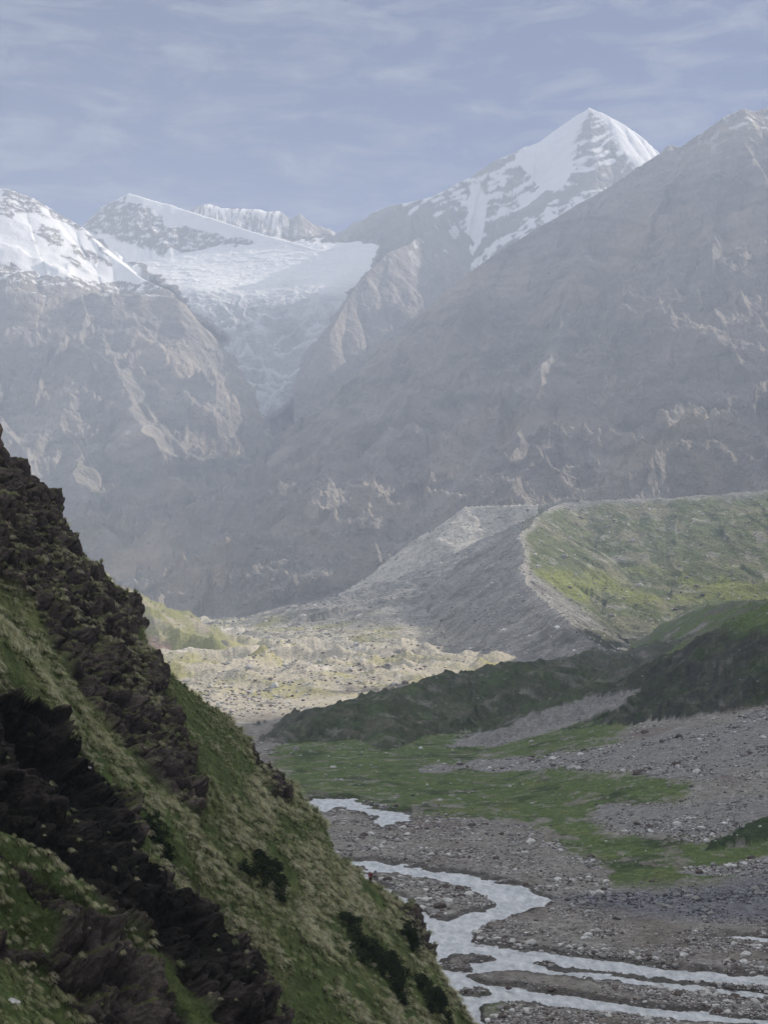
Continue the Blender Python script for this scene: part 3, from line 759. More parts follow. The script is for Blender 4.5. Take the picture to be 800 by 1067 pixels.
addc([(-60, 380, 0), (0, 462, 0), (58, 540, .3), (140, 650, .6), (150, 690, .3), (200, 722, 0), (280, 792, .2), (340, 855, 0), (386, 921, 0), (436, 962, .3), (455, 1010, 0), (492, 1064, 0), (540, 1140, 0)])
addc([(-60, 520, 1.2), (0, 560, 1.5), (80, 640, 2.0), (130, 720, 1.8), (175, 790, 1.6), (200, 835, 1.0)])
addc([(-60, 590, -.8), (0, 615, -.8), (60, 690, -.6), (110, 750, -.5), (160, 815, -.4), (210, 860, -.3)])
addc([(-60, 700, .6), (0, 722, .8), (50, 742, .8), (90, 790, .9), (140, 832, .9), (160, 880, .9), (195, 935, .9), (250, 972, .5), (285, 1040, .4), (310, 1100, .4)])
addc([(-40, 805, -7), (0, 835, -7.5), (60, 880, -7.5), (110, 925, -6.5), (165, 972, -6), (215, 1030, -5), (260, 1100, -5)])
addc([(-40, 838, 1.0), (0, 864, 1.2), (60, 906, 1.2), (110, 952, 1.2), (165, 998, 1.0), (200, 1045, .8), (230, 1090, .8)])
addc([(-60, 930, -2), (0, 960, -2.2), (60, 1000, -2.5), (110, 1040, -2.8), (150, 1100, -3)])
addc([(-80, 1060, -.5), (0, 1040, -.8), (60, 1100, -1), (100, 1180, -1)])
addc([(260, 860, .2), (300, 960, 0), (360, 1020, -.3), (400, 1100, 0)])
addc([(150, 850, -.2), (200, 905, -.9), (300, 935, -1.2), (340, 960, -.4)])
ctrl = np.array(ctrl)
key = np.round(ctrl[:, :2] / 1.0)
_, ui = np.unique(key, axis=0, return_index=True); ctrl = ctrl[ui]
ds = .24 / Q
s_ax = np.concatenate([np.arange(20, 60, .5), np.arange(60, 262, ds), np.arange(262, 420, 2.0)])
q_ax = np.concatenate([np.arange(-160, -95, 1.0), np.arange(-95, 45, .26 / Q)])
QQ, SS = np.meshgrid(q_ax, s_ax)
def hill_disp(SS, QQ):
    off = rbf(ctrl[:, :2], ctrl[:, 2], SS, QQ)
    off = np.clip(off, -9, 3)
    # signed distance to the skyline edge: positive beyond it
    best = np.full(SS.shape, 1e9); sign = np.zeros(SS.shape)
    for (a0, b0), (a1, b1) in zip(edge[:-1], edge[1:]):
        da, db = a1 - a0, b1 - b0; L2 = da * da + db * db
        t = np.clip(((SS - a0) * da + (QQ - b0) * db) / L2, 0, 1)
        d = np.hypot(SS - a0 - t * da, QQ - b0 - t * db)
        best = np.minimum(best, d)
    ring = [(e[0], e[1]) for e in edge] + [(-500, edge[-1][1] + 200), (-500, edge[0][1] - 200), (edge[0][0], edge[0][1] - 200)]
    ring.insert(len(edge), (edge[-1][0] - 60, edge[-1][1] + 200))
    inside = np.zeros(SS.shape, bool)
    for k in range(len(ring)):
        a0, b0 = ring[k]; a1, b1 = ring[(k + 1) % len(ring)]
        if b0 == b1: continue
        inside ^= ((b0 > QQ) != (b1 > QQ)) & (SS < (a1 - a0) * (QQ - b0) / (b1 - b0) + a0)
    return off, np.where(inside, -best, best)
off, sd = hill_disp(SS, QQ)
beyond = np.maximum(sd, 0)
off = np.where(sd > 0, off * np.exp(-beyond / 10), off)
off = off - 1.25 * (np.sqrt(beyond ** 2 + 4) - 2)
Pm = O0 + SS[..., None] * es + QQ[..., None] * ed + off[..., None] * nrm
px, py = proj(Pm[..., 0], Pm[..., 1], Pm[..., 2])
x_, y_, z_ = Pm[..., 0], Pm[..., 1], Pm[..., 2]
wob = fbm3(x_, y_, z_, 7, 4, seed=3)
rock_m = samp(poly_mask([
    [(-200, 300), (0, 440), (58, 500), (75, 550), (110, 580), (145, 640), (150, 680), (185, 745), (215, 815), (205, 850), (175, 830), (130, 780), (85, 725), (55, 680), (35, 625), (0, 600), (-200, 500)],
    [(258, 770), (285, 785), (302, 812), (300, 835), (280, 832), (268, 800)],
    [(308, 818), (330, 828), (336, 845), (322, 838)],
    [(338, 850), (352, 870), (362, 900), (348, 892)],
    [(405, 936), (440, 948), (455, 985), (460, 1005), (440, 985), (420, 955)],
    [(-200, 730), (0, 725), (50, 745), (90, 795), (140, 838), (150, 880), (190, 935), (225, 960), (262, 985), (290, 1067), (290, 1200), (-200, 1200), (-200, 900), (0, 880)],
], 3), px + wob * 12, py + wob * 12)
grass_back = samp(poly_mask([[(-20, 850), (20, 868), (70, 908), (118, 955), (170, 1000), (205, 1045), (240, 1090), (225, 1090), (190, 1050), (155, 1005), (105, 965), (50, 920), (0, 890), (-60, 870)],
                             [(-200, 1000), (0, 1000), (45, 1010), (90, 1067), (120, 1200), (-200, 1200)],
                             [(-40, 880), (10, 900), (60, 960), (50, 1000), (0, 980), (-60, 960)],
                             ], 2), px + wob * 8, py + wob * 8)
rock = np.clip(sst(.35, .6, rock_m) - sst(.3, .6, grass_back), 0, 1)
def billow3(x, y, z, lam, octs, gain, seed):
    s = 0; a_ = 1.0; t = 0
    for k in range(octs):
        s = s + a_ * np.abs(perlin3(x / lam + seed + 3.1 * k, y / lam + seed * 2 - 7.7 * k, z / lam - seed + 1.9 * k)); t += a_; a_ *= gain; lam *= .5
    return s / t
blocky = billow3(x_ + wob * 3, y_, z_ * .8 + wob * 3, 11, 5, .55, 11) * 1.9 - .35
fine = fbm3(x_, y_, z_, 1.6, 3, gain=.6, seed=12)
lh = (x_ * .35 + z_ * 1.0 + y_ * .22) / 2.6 + fbm3(x_, y_, z_, 9, 3, seed=21) * 1.5
lf = lh - np.floor(lh); ledge = sst(.0, .75, lf) - lf * .9 - .05
cr1 = np.abs(perlin3(x_ / 2.3 + 3, y_ / 3.3, z_ / 2.0)); cr2 = np.abs(perlin3(x_ / 1.1 + 9, y_ / 1.5, z_ / .9))
crack = -sst(.10, .0, cr1) * .7 - sst(.12, .0, cr2) * .3
strata = perlin(y_ * .25 + z_ * .9 + wob * 2.2, x_ * .25)
hum = fbm3(x_, y_, z_, 2.4, 3, seed=13)
edge_rock = sst(14, 0, np.abs(sd)) * rock
disp = rock * (blocky * (4.2 - 1.5 * 0) + fine * .55 + strata * .3 + ledge * 2.2 + crack) + (1 - rock) * (wob * .6 + hum * .38)
disp = disp + edge_rock * (blocky * 1.0 - 1.3)
Pm = Pm + (disp[..., None]) * nrm
# horizontal shove for overhanging outcrops
Pm = Pm + (rock * fbm3(x_, y_, z_, 7, 2, seed=15) * 1.4)[..., None] * es
gt = fbm3(x_, y_, z_, 9, 4, seed=16)
shade_g = mix(np.broadcast_to(np.array((.085, .115, .04)), SS.shape + (3,)), (.15, .16, .07), sst(-.1, .4, gt))
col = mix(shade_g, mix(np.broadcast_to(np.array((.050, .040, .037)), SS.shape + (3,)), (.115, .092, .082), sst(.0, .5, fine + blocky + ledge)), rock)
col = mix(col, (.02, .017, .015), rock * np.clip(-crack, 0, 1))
nh = normals(Pm[..., 0], Pm[..., 1], Pm[..., 2])
facing = nh @ nrm
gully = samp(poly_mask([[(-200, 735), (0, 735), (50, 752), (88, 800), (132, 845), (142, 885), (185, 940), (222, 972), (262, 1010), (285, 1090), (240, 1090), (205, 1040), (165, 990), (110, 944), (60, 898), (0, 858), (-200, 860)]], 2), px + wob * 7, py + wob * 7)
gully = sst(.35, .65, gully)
col = mix(col, mix(np.broadcast_to(np.array((.018, .016, .013)), SS.shape + (3,)), (.045, .037, .032), sst(.1, .5, fine + blocky)), gully * rock)  # gully shade put into the colour: its wall painted near black
moss = rock * (1 - gully) * sst(.80, .95, nh[..., 2] + wob * .35 + .12)
col = mix(col, (.085, .095, .035), moss * .8)
keep = Pm[..., 2] > -6
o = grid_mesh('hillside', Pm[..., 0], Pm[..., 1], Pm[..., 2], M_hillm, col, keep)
tag(o, 'steep grassy hillside with black rock outcrops sloping down to the river', 'hillside', kind='structure')
hill_obj = o
# broken rock keeps hard facets, turf stays soft
me_ = o.data; nv = len(me_.vertices); cv = np.empty(nv * 4, np.float32); me_.color_attributes['Col'].data.foreach_get('color', cv)
lv = np.empty(len(me_.loops), np.int32); me_.loops.foreach_get('vertex_index', lv)
cvv = cv.reshape(-1, 4)[lv[::4]]
me_.polygons.foreach_set('use_smooth', cvv[:, 1] > cvv[:, 0] * 1.02); me_.update()
print('hill', time.time() - T0, SS.size)

# bilinear sampler of the finished hillside
from mathutils.bvhtree import BVHTree
def hill_at(s, q):
    i = np.interp(s, s_ax, np.arange(len(s_ax))); j = np.interp(q, q_ax, np.arange(len(q_ax)))
    i0 = np.minimum(i.astype(int), len(s_ax) - 2); j0 = np.minimum(j.astype(int), len(q_ax) - 2); fi = (i - i0)[:, None]; fj = (j - j0)[:, None]
    p = Pm[i0, j0] * (1 - fi) * (1 - fj) + Pm[i0 + 1, j0] * fi * (1 - fj) + Pm[i0, j0 + 1] * (1 - fi) * fj + Pm[i0 + 1, j0 + 1] * fi * fj
    return p, (rock - moss * .7)[i0, j0], off[i0, j0], sd[i0, j0], gt[i0, j0], i0, j0

bpy.context.view_layer.update()
def hill_world(px_, py_):
    """finished hillside point seen at a pixel"""
    dg = bpy.context.evaluated_depsgraph_get()
    a, f, u = ray(px_, py_)
    ok_, loc, nn, _ = hill_obj.ray_cast(Vector((0, 0, CH)), Vector((float(a), float(f), float(u))).normalized())
    return (np.array(loc[:]), np.array(nn[:])) if ok_ else (None, None)
foot = None
for yy_ in (922, 924, 926, 929):
    for xx_ in (386, 385, 384, 383, 382):
        c_, nn = hill_world(xx_, yy_)
        if c_ is not None and np.linalg.norm(c_) < 270 and foot is None: foot = c_

# ------------------------------------------------------------------ tussock grass
def tussocks(cx, rad, hgt, kind, nb, seed):
    """cx: (n,3) roots; arching blades around each root, drooping down the slope"""
    r = np.random.default_rng(seed)
    n = len(cx)
    az = r.random((n, nb)) * 2 * np.pi
    lean = r.random((n, nb)) ** .7
    R_ = rad[:, None] * (.15 + .80 * lean); Hh = hgt[:, None] * (.55 + .6 * (1 - lean ** 2)) * (.8 + .4 * r.random((n, nb)))
    dirx = np.cos(az); diry = np.sin(az)
    down = np.array((nrm[0], nrm[1])); down = down / np.linalg.norm(down)
    w = rad[:, None] * (.032 + .035 * r.random((n, nb)))
    root = cx[:, None, :] + np.stack([dirx, diry, 0 * az], -1) * (rad[:, None] * .22 * r.random((n, nb)))[..., None]
    ts = [0, .4, .75, 1.0]
    rings = []
    for k, t in enumerate(ts):
        out = R_ * t ** 1.3
        zz = Hh * ((2.5 * t - 2.15 * t * t) * (.55 + .45 * lean) + (1.5 * t - .7 * t * t) * (1 - lean) * .55)
        c = root + np.stack([dirx * out + down[0] * rad[:, None] * .55 * t * t, diry * out + down[1] * rad[:, None] * .55 * t * t, zz - rad[:, None] * .28 * t * t - .04], -1)
        ww = w * (1 - .85 * t)
        sx = np.stack([-diry, dirx, 0 * az], -1) * ww[..., None]
        rings.append((c - sx, c + sx))
    V = np.stack([p for pr_ in rings for p in pr_], 2)        # n, nb, 8, 3
    V = V.reshape(-1, 3)
    base = (np.arange(n * nb) * 8)[:, None]
    Fq = np.concatenate([base + np.array(f) for f in ((0, 1, 3, 2), (2, 3, 5, 4), (4, 5, 7, 6))], 0)
    tip = kind[:, None, :] * (.8 + .8 * r.random((n, nb)))[..., None]
    cols = []
    for t in ts:
        g = np.array((.08, .095, .038)) * (.8 + .4 * r.random((n, nb)))[..., None]
        cc = np.minimum(g * (1 - t ** .8) + tip * t ** .8, .88)
        cols += [cc, cc]
    Cc = np.stack(cols, 2).reshape(-1, 3)
    return V, Fq, Cc

NT = 21000
s_r = rng.random(NT * 3) ** .8 * 185 + 62; q_r = rng.random(NT * 3) * 128 - 88
p, rk, of, sdd, gtt, ii, jj = hill_at(s_r, q_r)
dist = np.linalg.norm(p - np.array((0, 0, CH)), axis=1)
ppx, ppy = proj(p[:, 0], p[:, 1], p[:, 2])
patch = fbm3(p[:, 0], p[:, 1], p[:, 2], 6, 3, seed=19)
bushy = samp(poly_mask([[(238, 885), (300, 895), (318, 935), (300, 955), (262, 925)], [(335, 955), (375, 965), (430, 1010), (445, 1040), (400, 1050), (350, 1005)], [(395, 965), (440, 985), (470, 1040), (490, 1070), (420, 1070), (420, 1010)],
                        [(135, 840), (175, 850), (200, 890), (185, 910), (150, 880)]], 3), ppx, ppy)
greeny = samp(poly_mask([[(150, 695), (230, 745), (270, 800), (240, 830), (200, 790)], [(30, 640), (110, 700), (140, 760), (90, 730)], [(270, 1000), (340, 1040), (360, 1080), (270, 1080)], [(310, 850), (330, 870), (310, 880)]], 5), ppx, ppy)
prob = (1 - .93 * rk) * (sdd < 6) * (p[:, 2] > 1) * np.clip(.72 + patch * 2.0, .10, 1) * (1 - .8 * bushy) * (1 - .55 * greeny)
vis = (ppx > -60) & (ppx < 620) & (ppy < 1140) & (ppy > 380)
clear = lambda q: (np.hypot(q[:, 0] - foot[0], q[:, 1] - foot[1]) > 1.3) & ~((np.abs(q[:, 0] / q[:, 1] - foot[0] / foot[1]) < .008) & (q[:, 1] < foot[1]) & (q[:, 1] > foot[1] - 9))
sel = (rng.random(len(p)) < prob) & vis & clear(p)
idx = np.where(sel)[0][:NT]
p = p[idx]; dd = dist[idx]; gtt = gtt[idx]; patch = patch[idx]; rk = rk[idx]; gy = greeny[idx]; ppx = ppx[idx]; ppy = ppy[idx]
nearc = sst(130, 95, dd)
rad = (.30 + .50 * rng.random(len(idx)) ** 2.2) * (1 - .35 * rk) * (1 - .4 * gy) * (.75 + dd / 450) * (1 - .35 * nearc); hgt = rad * (.8 + .7 * rng.random(len(idx)))
kind = mix(np.broadcast_to(np.array((.32, .37, .17)), p.shape), (.84, .76, .52), np.clip(.50 + patch * 1.5 - gy * .5 - nearc * .22 + rng.normal(0, .30, len(idx)), 0, 1))
M_tuft = attr_mat('tussock_blades', rough=.75, spec=.15, translucent=.42)
Vs, Fs, Cs, off_ = [], [], [], 0
near = dd < 125
for msk, nb, sd_ in ((near, 84, 1), (~near, 34, 2)):
    V, Fq, Cc = tussocks(p[msk], rad[msk], hgt[msk], kind[msk], nb, sd_)
    Vs.append(V); Fs.append(Fq + off_); Cs.append(Cc); off_ += len(V)
o = mesh_np('tussock_grass', np.concatenate(Vs), np.concatenate(Fs), M_tuft, np.concatenate(Cs))
tag(o, 'straw tipped tussock grass covering the steep near hillside', 'grass', kind='stuff')
print('tussocks', len(idx), time.time() - T0)

# ------------------------------------------------------------------ low green turf between the tussocks
NG = 60000
s_r = rng.random(NG) ** .85 * 190 + 60; q_r = rng.random(NG) * 128 - 88
p2, rk2, _, sd2, gt2, _, _ = hill_at(s_r, q_r)
x2, y2 = proj(p2[:, 0], p2[:, 1], p2[:, 2])
ok = (rng.random(NG) < (1 - .96 * rk2)) & (sd2 < 3) & (x2 > -60) & (x2 < 620) & (y2 < 1140) & (y2 > 380)
ok &= clear(p2)
p2 = p2[ok]
r2 = .13 + .13 * rng.random(len(p2))
kk = mix(np.broadcast_to(np.array((.14, .20, .06)), p2.shape), (.30, .31, .13), rng.random(len(p2)))
V, Fq, Cc = tussocks(p2, r2, r2 * 1.0, kk, 10, 5)
o = mesh_np('turf', V, Fq, M_tuft, Cc)
tag(o, 'short green turf growing between the tussocks on the near slope', 'grass', kind='stuff')

# ------------------------------------------------------------------ stones
def stone_mesh(name, seed, sub=2, flat=.65):
    import bmesh
    bm = bmesh.new(); bmesh.ops.create_icosphere(bm, subdivisions=sub, radius=1)
    r = random.Random(seed)
    sx, sy = r.uniform(.75, 1.2), r.uniform(.7, 1.1)
    planes = [(Vector((r.gauss(0, 1), r.gauss(0, 1), r.gauss(0, .8))).normalized(), r.uniform(.55, .85)) for _ in range(9)]
    for v in bm.verts:
        for nn, dd_ in planes:
            k = v.co.dot(nn)
            if k > dd_: v.co -= nn * (k - dd_)
        v.co = Vector((v.co.x * sx, v.co.y * sy, v.co.z * flat))
    me = bpy.data.meshes.new(name); bm.to_mesh(me); bm.free()
    return me
def stone_np(seed, sub=1):
    me = stone_mesh('tmp', seed, sub)
    V = np.array([v.co[:] for v in me.vertices]); Fq = np.array([p_.vertices[:] for p_ in me.polygons]); bpy.data.meshes.remove(me)
    return V, Fq
protos = [stone_np(k) for k in range(10)]
def scatter_stones(name, pos, size, cols, label):
    Vs, Fs, Cs, o_ = [], [], [], 0
    n = len(pos); kind_ = rng.integers(0, 10, n)
    for k in range(10):
        m_ = kind_ == k; nn = int(m_.sum())
        if not nn: continue
        V, Fq = protos[k]
        a = rng.random(nn) * 2 * np.pi; ca, sa_ = np.cos(a), np.sin(a)
        s_ = size[m_]
        vx = (V[None, :, 0] * ca[:, None] - V[None, :, 1] * sa_[:, None]) * s_[:, None]
        vy = (V[None, :, 0] * sa_[:, None] + V[None, :, 1] * ca[:, None]) * s_[:, None]
        vz = V[None, :, 2] * s_[:, None] * (.7 + .5 * rng.random(nn))[:, None]
        VV = np.stack([vx, vy, vz], -1) + pos[m_][:, None, :]
        Vs.append(VV.reshape(-1, 3)); Fs.append((Fq[None] + (np.arange(nn) * len(V))[:, None, None]).reshape(-1, 3) + o_)
        Cs.append(np.repeat(cols[m_], len(V), axis=0)); o_ += nn * len(V)
    o = mesh_np(name, np.concatenate(Vs), np.concatenate(Fs), M_stone, np.concatenate(Cs), smooth=False)
    tag(o, label[0], label[1], kind='stuff'); return o
M_stone = attr_mat('stone', rough=.85, spec=.25, var=.2, scale=2.0)
def stone_cols(n):
    t = rng.random(n)
    c = np.outer(.12 + .46 * rng.random(n) ** 1.1, (1, .95, .91))
    c = np.where((t < .035)[:, None], np.outer(.60 + .2 * rng.random(n), (1, .99, .97)), c)
    c = np.where(((t > .06) & (t < .26))[:, None], np.outer(.09 + .08 * rng.random(n), (1, .82, .72)), c)
    return c
# candidates are spread evenly over the visible ground
NS = 210000
cpx = rng.random(NS) * 640 + 240; cpy = rng.random(NS) * 330 + 770
a, f, u = ray(cpx, cpy)
t = (1.0 - CH) / u
for _ in range(4):
    xx, yy = a * t, f * t
    hz = ground_h(xx, yy, detail=False)
    t = (hz - CH) / u
    t = np.clip(t, 100, 1500)
xx, yy = a * t, f * t
hz, sw1, sw3, smz = ground_h(xx, yy, parts=True)
spx, spy = proj(xx, yy, hz)
smead = samp(meadow, spx, spy); sfan = samp(fan, spx, spy)
clump = fbm(xx, yy, 14, 3, seed=190)
pr_ = np.where(smead > .5, .035, 1.0); pr_ = np.where(sfan > .4, .9, pr_)
pr_ = pr_ * np.clip(.5 + clump * 2.2, .06, 1) * np.where(sw1 > .6, .02, np.where(sw1 > .25, .25, 1)) * np.where(smz == 3, .08, np.where(smz == 4, .03, np.where((smz == 1) | (smz == 2), .12, 1)))
ok = (rng.random(NS) < pr_ * .62) & (yy < 900)
xx, yy, hz, sw1, smead, smz, spx, spy = (v[ok] for v in (xx, yy, hz, sw1, smead, smz, spx, spy))
n = len(xx)
size = .15 + .18 * rng.random(n) + .26 * rng.pareto(3.2, n); size = np.clip(size, .1, 1.25) * (yy / 380) ** .7
size = size * np.clip(.95 + fbm(xx, yy * .6, 22, 3, seed=191) * 1.1, .5, 1.7)
pos = np.stack([xx, yy, hz + size * .12], 1)
colS = stone_cols(n)
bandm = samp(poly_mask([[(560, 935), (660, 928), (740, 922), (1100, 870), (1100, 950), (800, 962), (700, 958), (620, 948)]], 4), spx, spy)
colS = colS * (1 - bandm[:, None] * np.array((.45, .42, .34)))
scr = size * F / yy * (1 + 0 * size)
inside = (spx > 260) & (spx < 800) & (spy < 1067)
hill_edge_x = np.interp(spy, [y for x, y in edge_px[3:]], [x for x, y in edge_px[3:]])
inside &= spx > hill_edge_x + 8
big = np.zeros(n, bool)
cand = np.where(inside)[0]
cand = cand[np.argsort(-scr[cand])][:270]
big[cand] = True
scatter_stones('gravel', pos[~big], size[~big], colS[~big], ('loose grey gravel and cobbles strewn over the river flats', 'gravel'))
print('gravel', n, time.time() - T0)
tones = [((.28, .27, .255), 'grey'), ((.62, .61, .58), 'pale'), ((.115, .09, .078), 'brown')]
M_b = [plain_mat('boulder_' + nm_, c_, rough=.85, scale=2.5) for c_, nm_ in tones]
bmesh_pool = {}
for ti in range(3):
    for k in range(5):
        me = stone_mesh('boulder', 40 + k, 2); me.materials.append(M_b[ti])
        me.polygons.foreach_set('use_smooth', [False] * len(me.polygons)); bmesh_pool[(ti, k)] = me
def boulder(x, y, z, r_, ti, k, label, group, sc=(1, 1, 1)):
    o = bpy.data.objects.new('boulder', bmesh_pool[(ti, k)]); C.objects.link(o)
    o.location = (x, y, z); o.scale = (r_ * sc[0], r_ * sc[1], r_ * sc[2]); o.rotation_euler = (0, 0, random.uniform(0, 6.28))
    tag(o, label, 'boulder', group); return o
for i in cand:
    ti = 1 if colS[i, 0] > .38 else (2 if colS[i, 0] < .17 and colS[i, 2] < colS[i, 0] * .8 else 0)
    tn = tones[ti][1]
    if smead[i] > .5 or smz[i] in (4,): g_, l_ = 'stones in the meadow', f'{tn} stone lying alone in the green meadow grass'
    elif smz[i] in (1, 2, 3): g_, l_ = 'stones on the mounds', f'{tn} stone on the dark mounds beyond the meadow'
    elif sw1[i] > .2: g_, l_ = 'stones in the river', f'{tn} stone standing in the river water'
    elif yy[i] < 300: g_, l_ = 'stones on the near gravel bars', f'{tn} stone on the gravel bars between the near river channels'
    elif yy[i] < 400: g_, l_ = 'stones on the middle gravel flat', f'{tn} stone on the broad gravel flat beside the river bend'
    else: g_, l_ = 'stones on the far gravel flat', f'{tn} stone on the gravel flat behind the river bend'
    boulder(pos[i, 0], pos[i, 1], pos[i, 2], size[i], ti, int(rng.integers(0, 5)), l_, g_ + ', ' + tn)
def on_ground(px_, py_):
    a, f, u = ray(px_, py_); t = (1 - CH) / u
    for _ in range(12):
        hz_ = float(ground_h(np.array([[a * t]]), np.array([[f * t]]))[0, 0]); t = (hz_ - CH) / u
    return float(a * t), float(f * t), hz_
for px_, py_, wpx_, ti, k, lab in [
    (729, 834, 15, 0, 0, 'big flat topped grey boulder at the right end of the meadow'),
    (506, 999, 9, 2, 1, 'dark boulder in the river between the small islands below the bend'),
    (529, 998, 7, 2, 2, 'low dark boulder in the river at the tip of the long gravel strip'),
    (574, 1031, 11, 2, 3, 'largest dark boulder in the lowest river channel'),
    (530, 1030, 8, 2, 4, 'rounded dark boulder in the lowest channel left of the largest one'),
    (488, 1029, 7, 2, 0, 'dark boulder in the lowest channel nearest to the grassy slope'),
    (668, 806, 22, 2, 2, 'broad dark outcrop boulder on the upper gravel fan above the meadow')]:
    x0, y0, z0 = on_ground(px_, py_)
    boulder(x0, y0, z0 + .1, wpx_ / 2 * y0 / F, ti, k, lab, None, (1.1, .9, .8))

# rubble of the far lit plain and scree on the moraine
NR = 26000
rr_ = np.exp(rng.random(NR) * math.log(2900 / 820)) * 820; th_ = np.radians(rng.random(NR) * 17 - 13)
xx, yy = rr_ * np.sin(th_), rr_ * np.cos(th_)
hz, _, _, smz = ground_h(xx, yy, parts=True)
cl = fbm(xx, yy, 120, 4, seed=195)
ok = (rng.random(NR) < np.clip(.35 + cl * 1.6, .03, 1)) & ((smz == 0) | (rng.random(NR) < .12))
xx, yy, hz = xx[ok], yy[ok], hz[ok]; n = len(xx)
size = (.5 + 1.1 * rng.random(n) + .7 * rng.pareto(3, n)) * (yy / 1500) ** .6; size = np.clip(size, .4, 4.5)
scatter_stones('rubble', np.stack([xx, yy, hz + size * .15], 1), size, np.minimum(stone_cols(n) * 1.3, .55), ('pale rubble and boulders strewn over the sunlit upper valley floor', 'rubble'))
Xm, Ym, Zm, ghm, pxm, pym = MOR
vis = np.where(((Zm > ghm + 2) & (pxm > -50) & (pxm < 860) & (Ym < 2700)).ravel())[0]
pick = rng.choice(vis, 9000)
xm, ym, zm = Xm.ravel()[pick], Ym.ravel()[pick], Zm.ravel()[pick]
size = (.5 + 1.0 * rng.random(len(xm)) + .6 * rng.pareto(3, len(xm))) * (ym / 1700) ** .5
scatter_stones('scree', np.stack([xm, ym, zm + size * .1], 1), np.clip(size, .4, 6), stone_cols(len(xm)) * 1.2, ('loose stones scattered on the moraine flanks', 'scree'))

# ------------------------------------------------------------------ bushes on the near slope
M_leaf = attr_mat('bush_leaves', rough=.7, spec=.2, translucent=.2)
M_twig = plain_mat('bush_twigs', (.06, .045, .035))
def bush(px_, py_, ru, rv_, rh, label, seed, nclump=130):
    c, nn = hill_world(px_, py_)
    if c is None: return
    r = np.random.default_rng(seed)
    root = bpy.data.objects.new('bush', None); C.objects.link(root); root.location = c
    tag(root, label, 'bush', 'dark bushes on the near slope')
    nl_ = nclump * 60
    th_b = r.random(nclump * 3) * 6.283; cc = np.stack([np.cos(th_b), np.sin(th_b)], 1) * np.sqrt(r.random(nclump * 3))[:, None]
    lim = .62 + .5 * perlin(np.cos(th_b) * 1.3 + seed, np.sin(th_b) * 1.3 + seed * .7) * 1.6
    cc = cc[np.hypot(cc[:, 0], cc[:, 1]) < lim][:nclump]; nclump = len(cc); nl_ = nclump * 60
    hh = np.clip(1 - (cc ** 2).sum(1) * .8, .15, 1) * (.35 + .9 * r.random(nclump))
    cen = cc[:, 0:1] * es * ru + cc[:, 1:2] * ed * rv_ + hh[:, None] * rh * np.array((.35, 0, .93))
    k = r.integers(0, nclump, nl_)
    v = r.normal(size=(nl_, 3)); v /= np.linalg.norm(v, axis=1)[:, None]
    lp = cen[k] + v * (rh * .30 * r.random(nl_)[:, None] ** .4) * np.array((1.2, 1.2, .9))
    d1_ = r.normal(size=(nl_, 3)); d1_ /= np.linalg.norm(d1_, axis=1)[:, None]
    d2_ = np.cross(d1_, r.normal(size=(nl_, 3))); d2_ /= np.linalg.norm(d2_, axis=1)[:, None]
    ls = (.05 + .06 * r.random(nl_))[:, None] * 1.3
    V = np.stack([lp - d1_ * ls, lp + d2_ * ls * .55, lp + d1_ * ls, lp - d2_ * ls * .55], 1).reshape(-1, 3)
    Fq = np.arange(nl_ * 4).reshape(-1, 4)
    tone = (.6 + .8 * r.random(nclump))[k] * (.75 + .5 * r.random(nl_))
    Cc = np.repeat(np.outer(tone, (.026, .042, .016)), 4, axis=0)
    mesh_np('foliage', V, Fq, M_leaf, Cc, smooth=False, parent=root)
    # stems
    Vt, Ft = [], []
    for q in range(0, nclump, 2):
        e = cen[q]; sid = np.cross(e, (0, 1, .2)); sid /= np.linalg.norm(sid) + 1e-9; sid2 = np.cross(e, sid); sid2 /= np.linalg.norm(sid2) + 1e-9
        b_ = len(Vt); st = e * np.array((.25, .25, -.1))
        for tt, ww in ((0, .035), (1, .012)):
            for an in (0, 2.09, 4.19):
                Vt.append(st * (1 - tt) + e * tt + (sid * math.cos(an) + sid2 * math.sin(an)) * ww)
        for an in range(3): Ft.append((b_ + an, b_ + (an + 1) % 3, b_ + 3 + (an + 1) % 3, b_ + 3 + an))
    mesh_np('stem', np.array(Vt), np.array(Ft), M_twig, None, parent=root)
bush(278, 918, 10, 4.2, 1.3, 'dark green bush patch in the hollow halfway up the slope, highest of the bushes', 301)
bush(372, 985, 10, 5.5, 1.5, 'dark green bush in the middle of the lower slope, above the bottom bush', 302)
bush(412, 1022, 9, 4.5, 1.5, 'dark green bush right below the middle bush on the lower slope', 303)
bush(450, 1045, 7, 4.0, 1.4, 'lowest dark bush beside the river at the foot of the slope', 304)
bush(426, 978, 6, 3.0, 1.2, 'narrow dark bush under the rock step at the skyline of the slope', 305)
bush(160, 872, 7.0, 3.2, 1.2, 'dark bush at the lip of the black gully', 306)

# pale stones on the near slope
for px_, py_, r_, ti, lab in [(93, 801, .28, 1, 'small white stone at the lip of the black gully'), (14, 1046, .5, 1, 'pale stone in the grass at the bottom left corner')]:
    c, nn = hill_world(px_, py_)
    if c is not None: boulder(c[0] + nn[0] * .05, c[1], c[2] + .1, r_, ti, 1, lab, None)

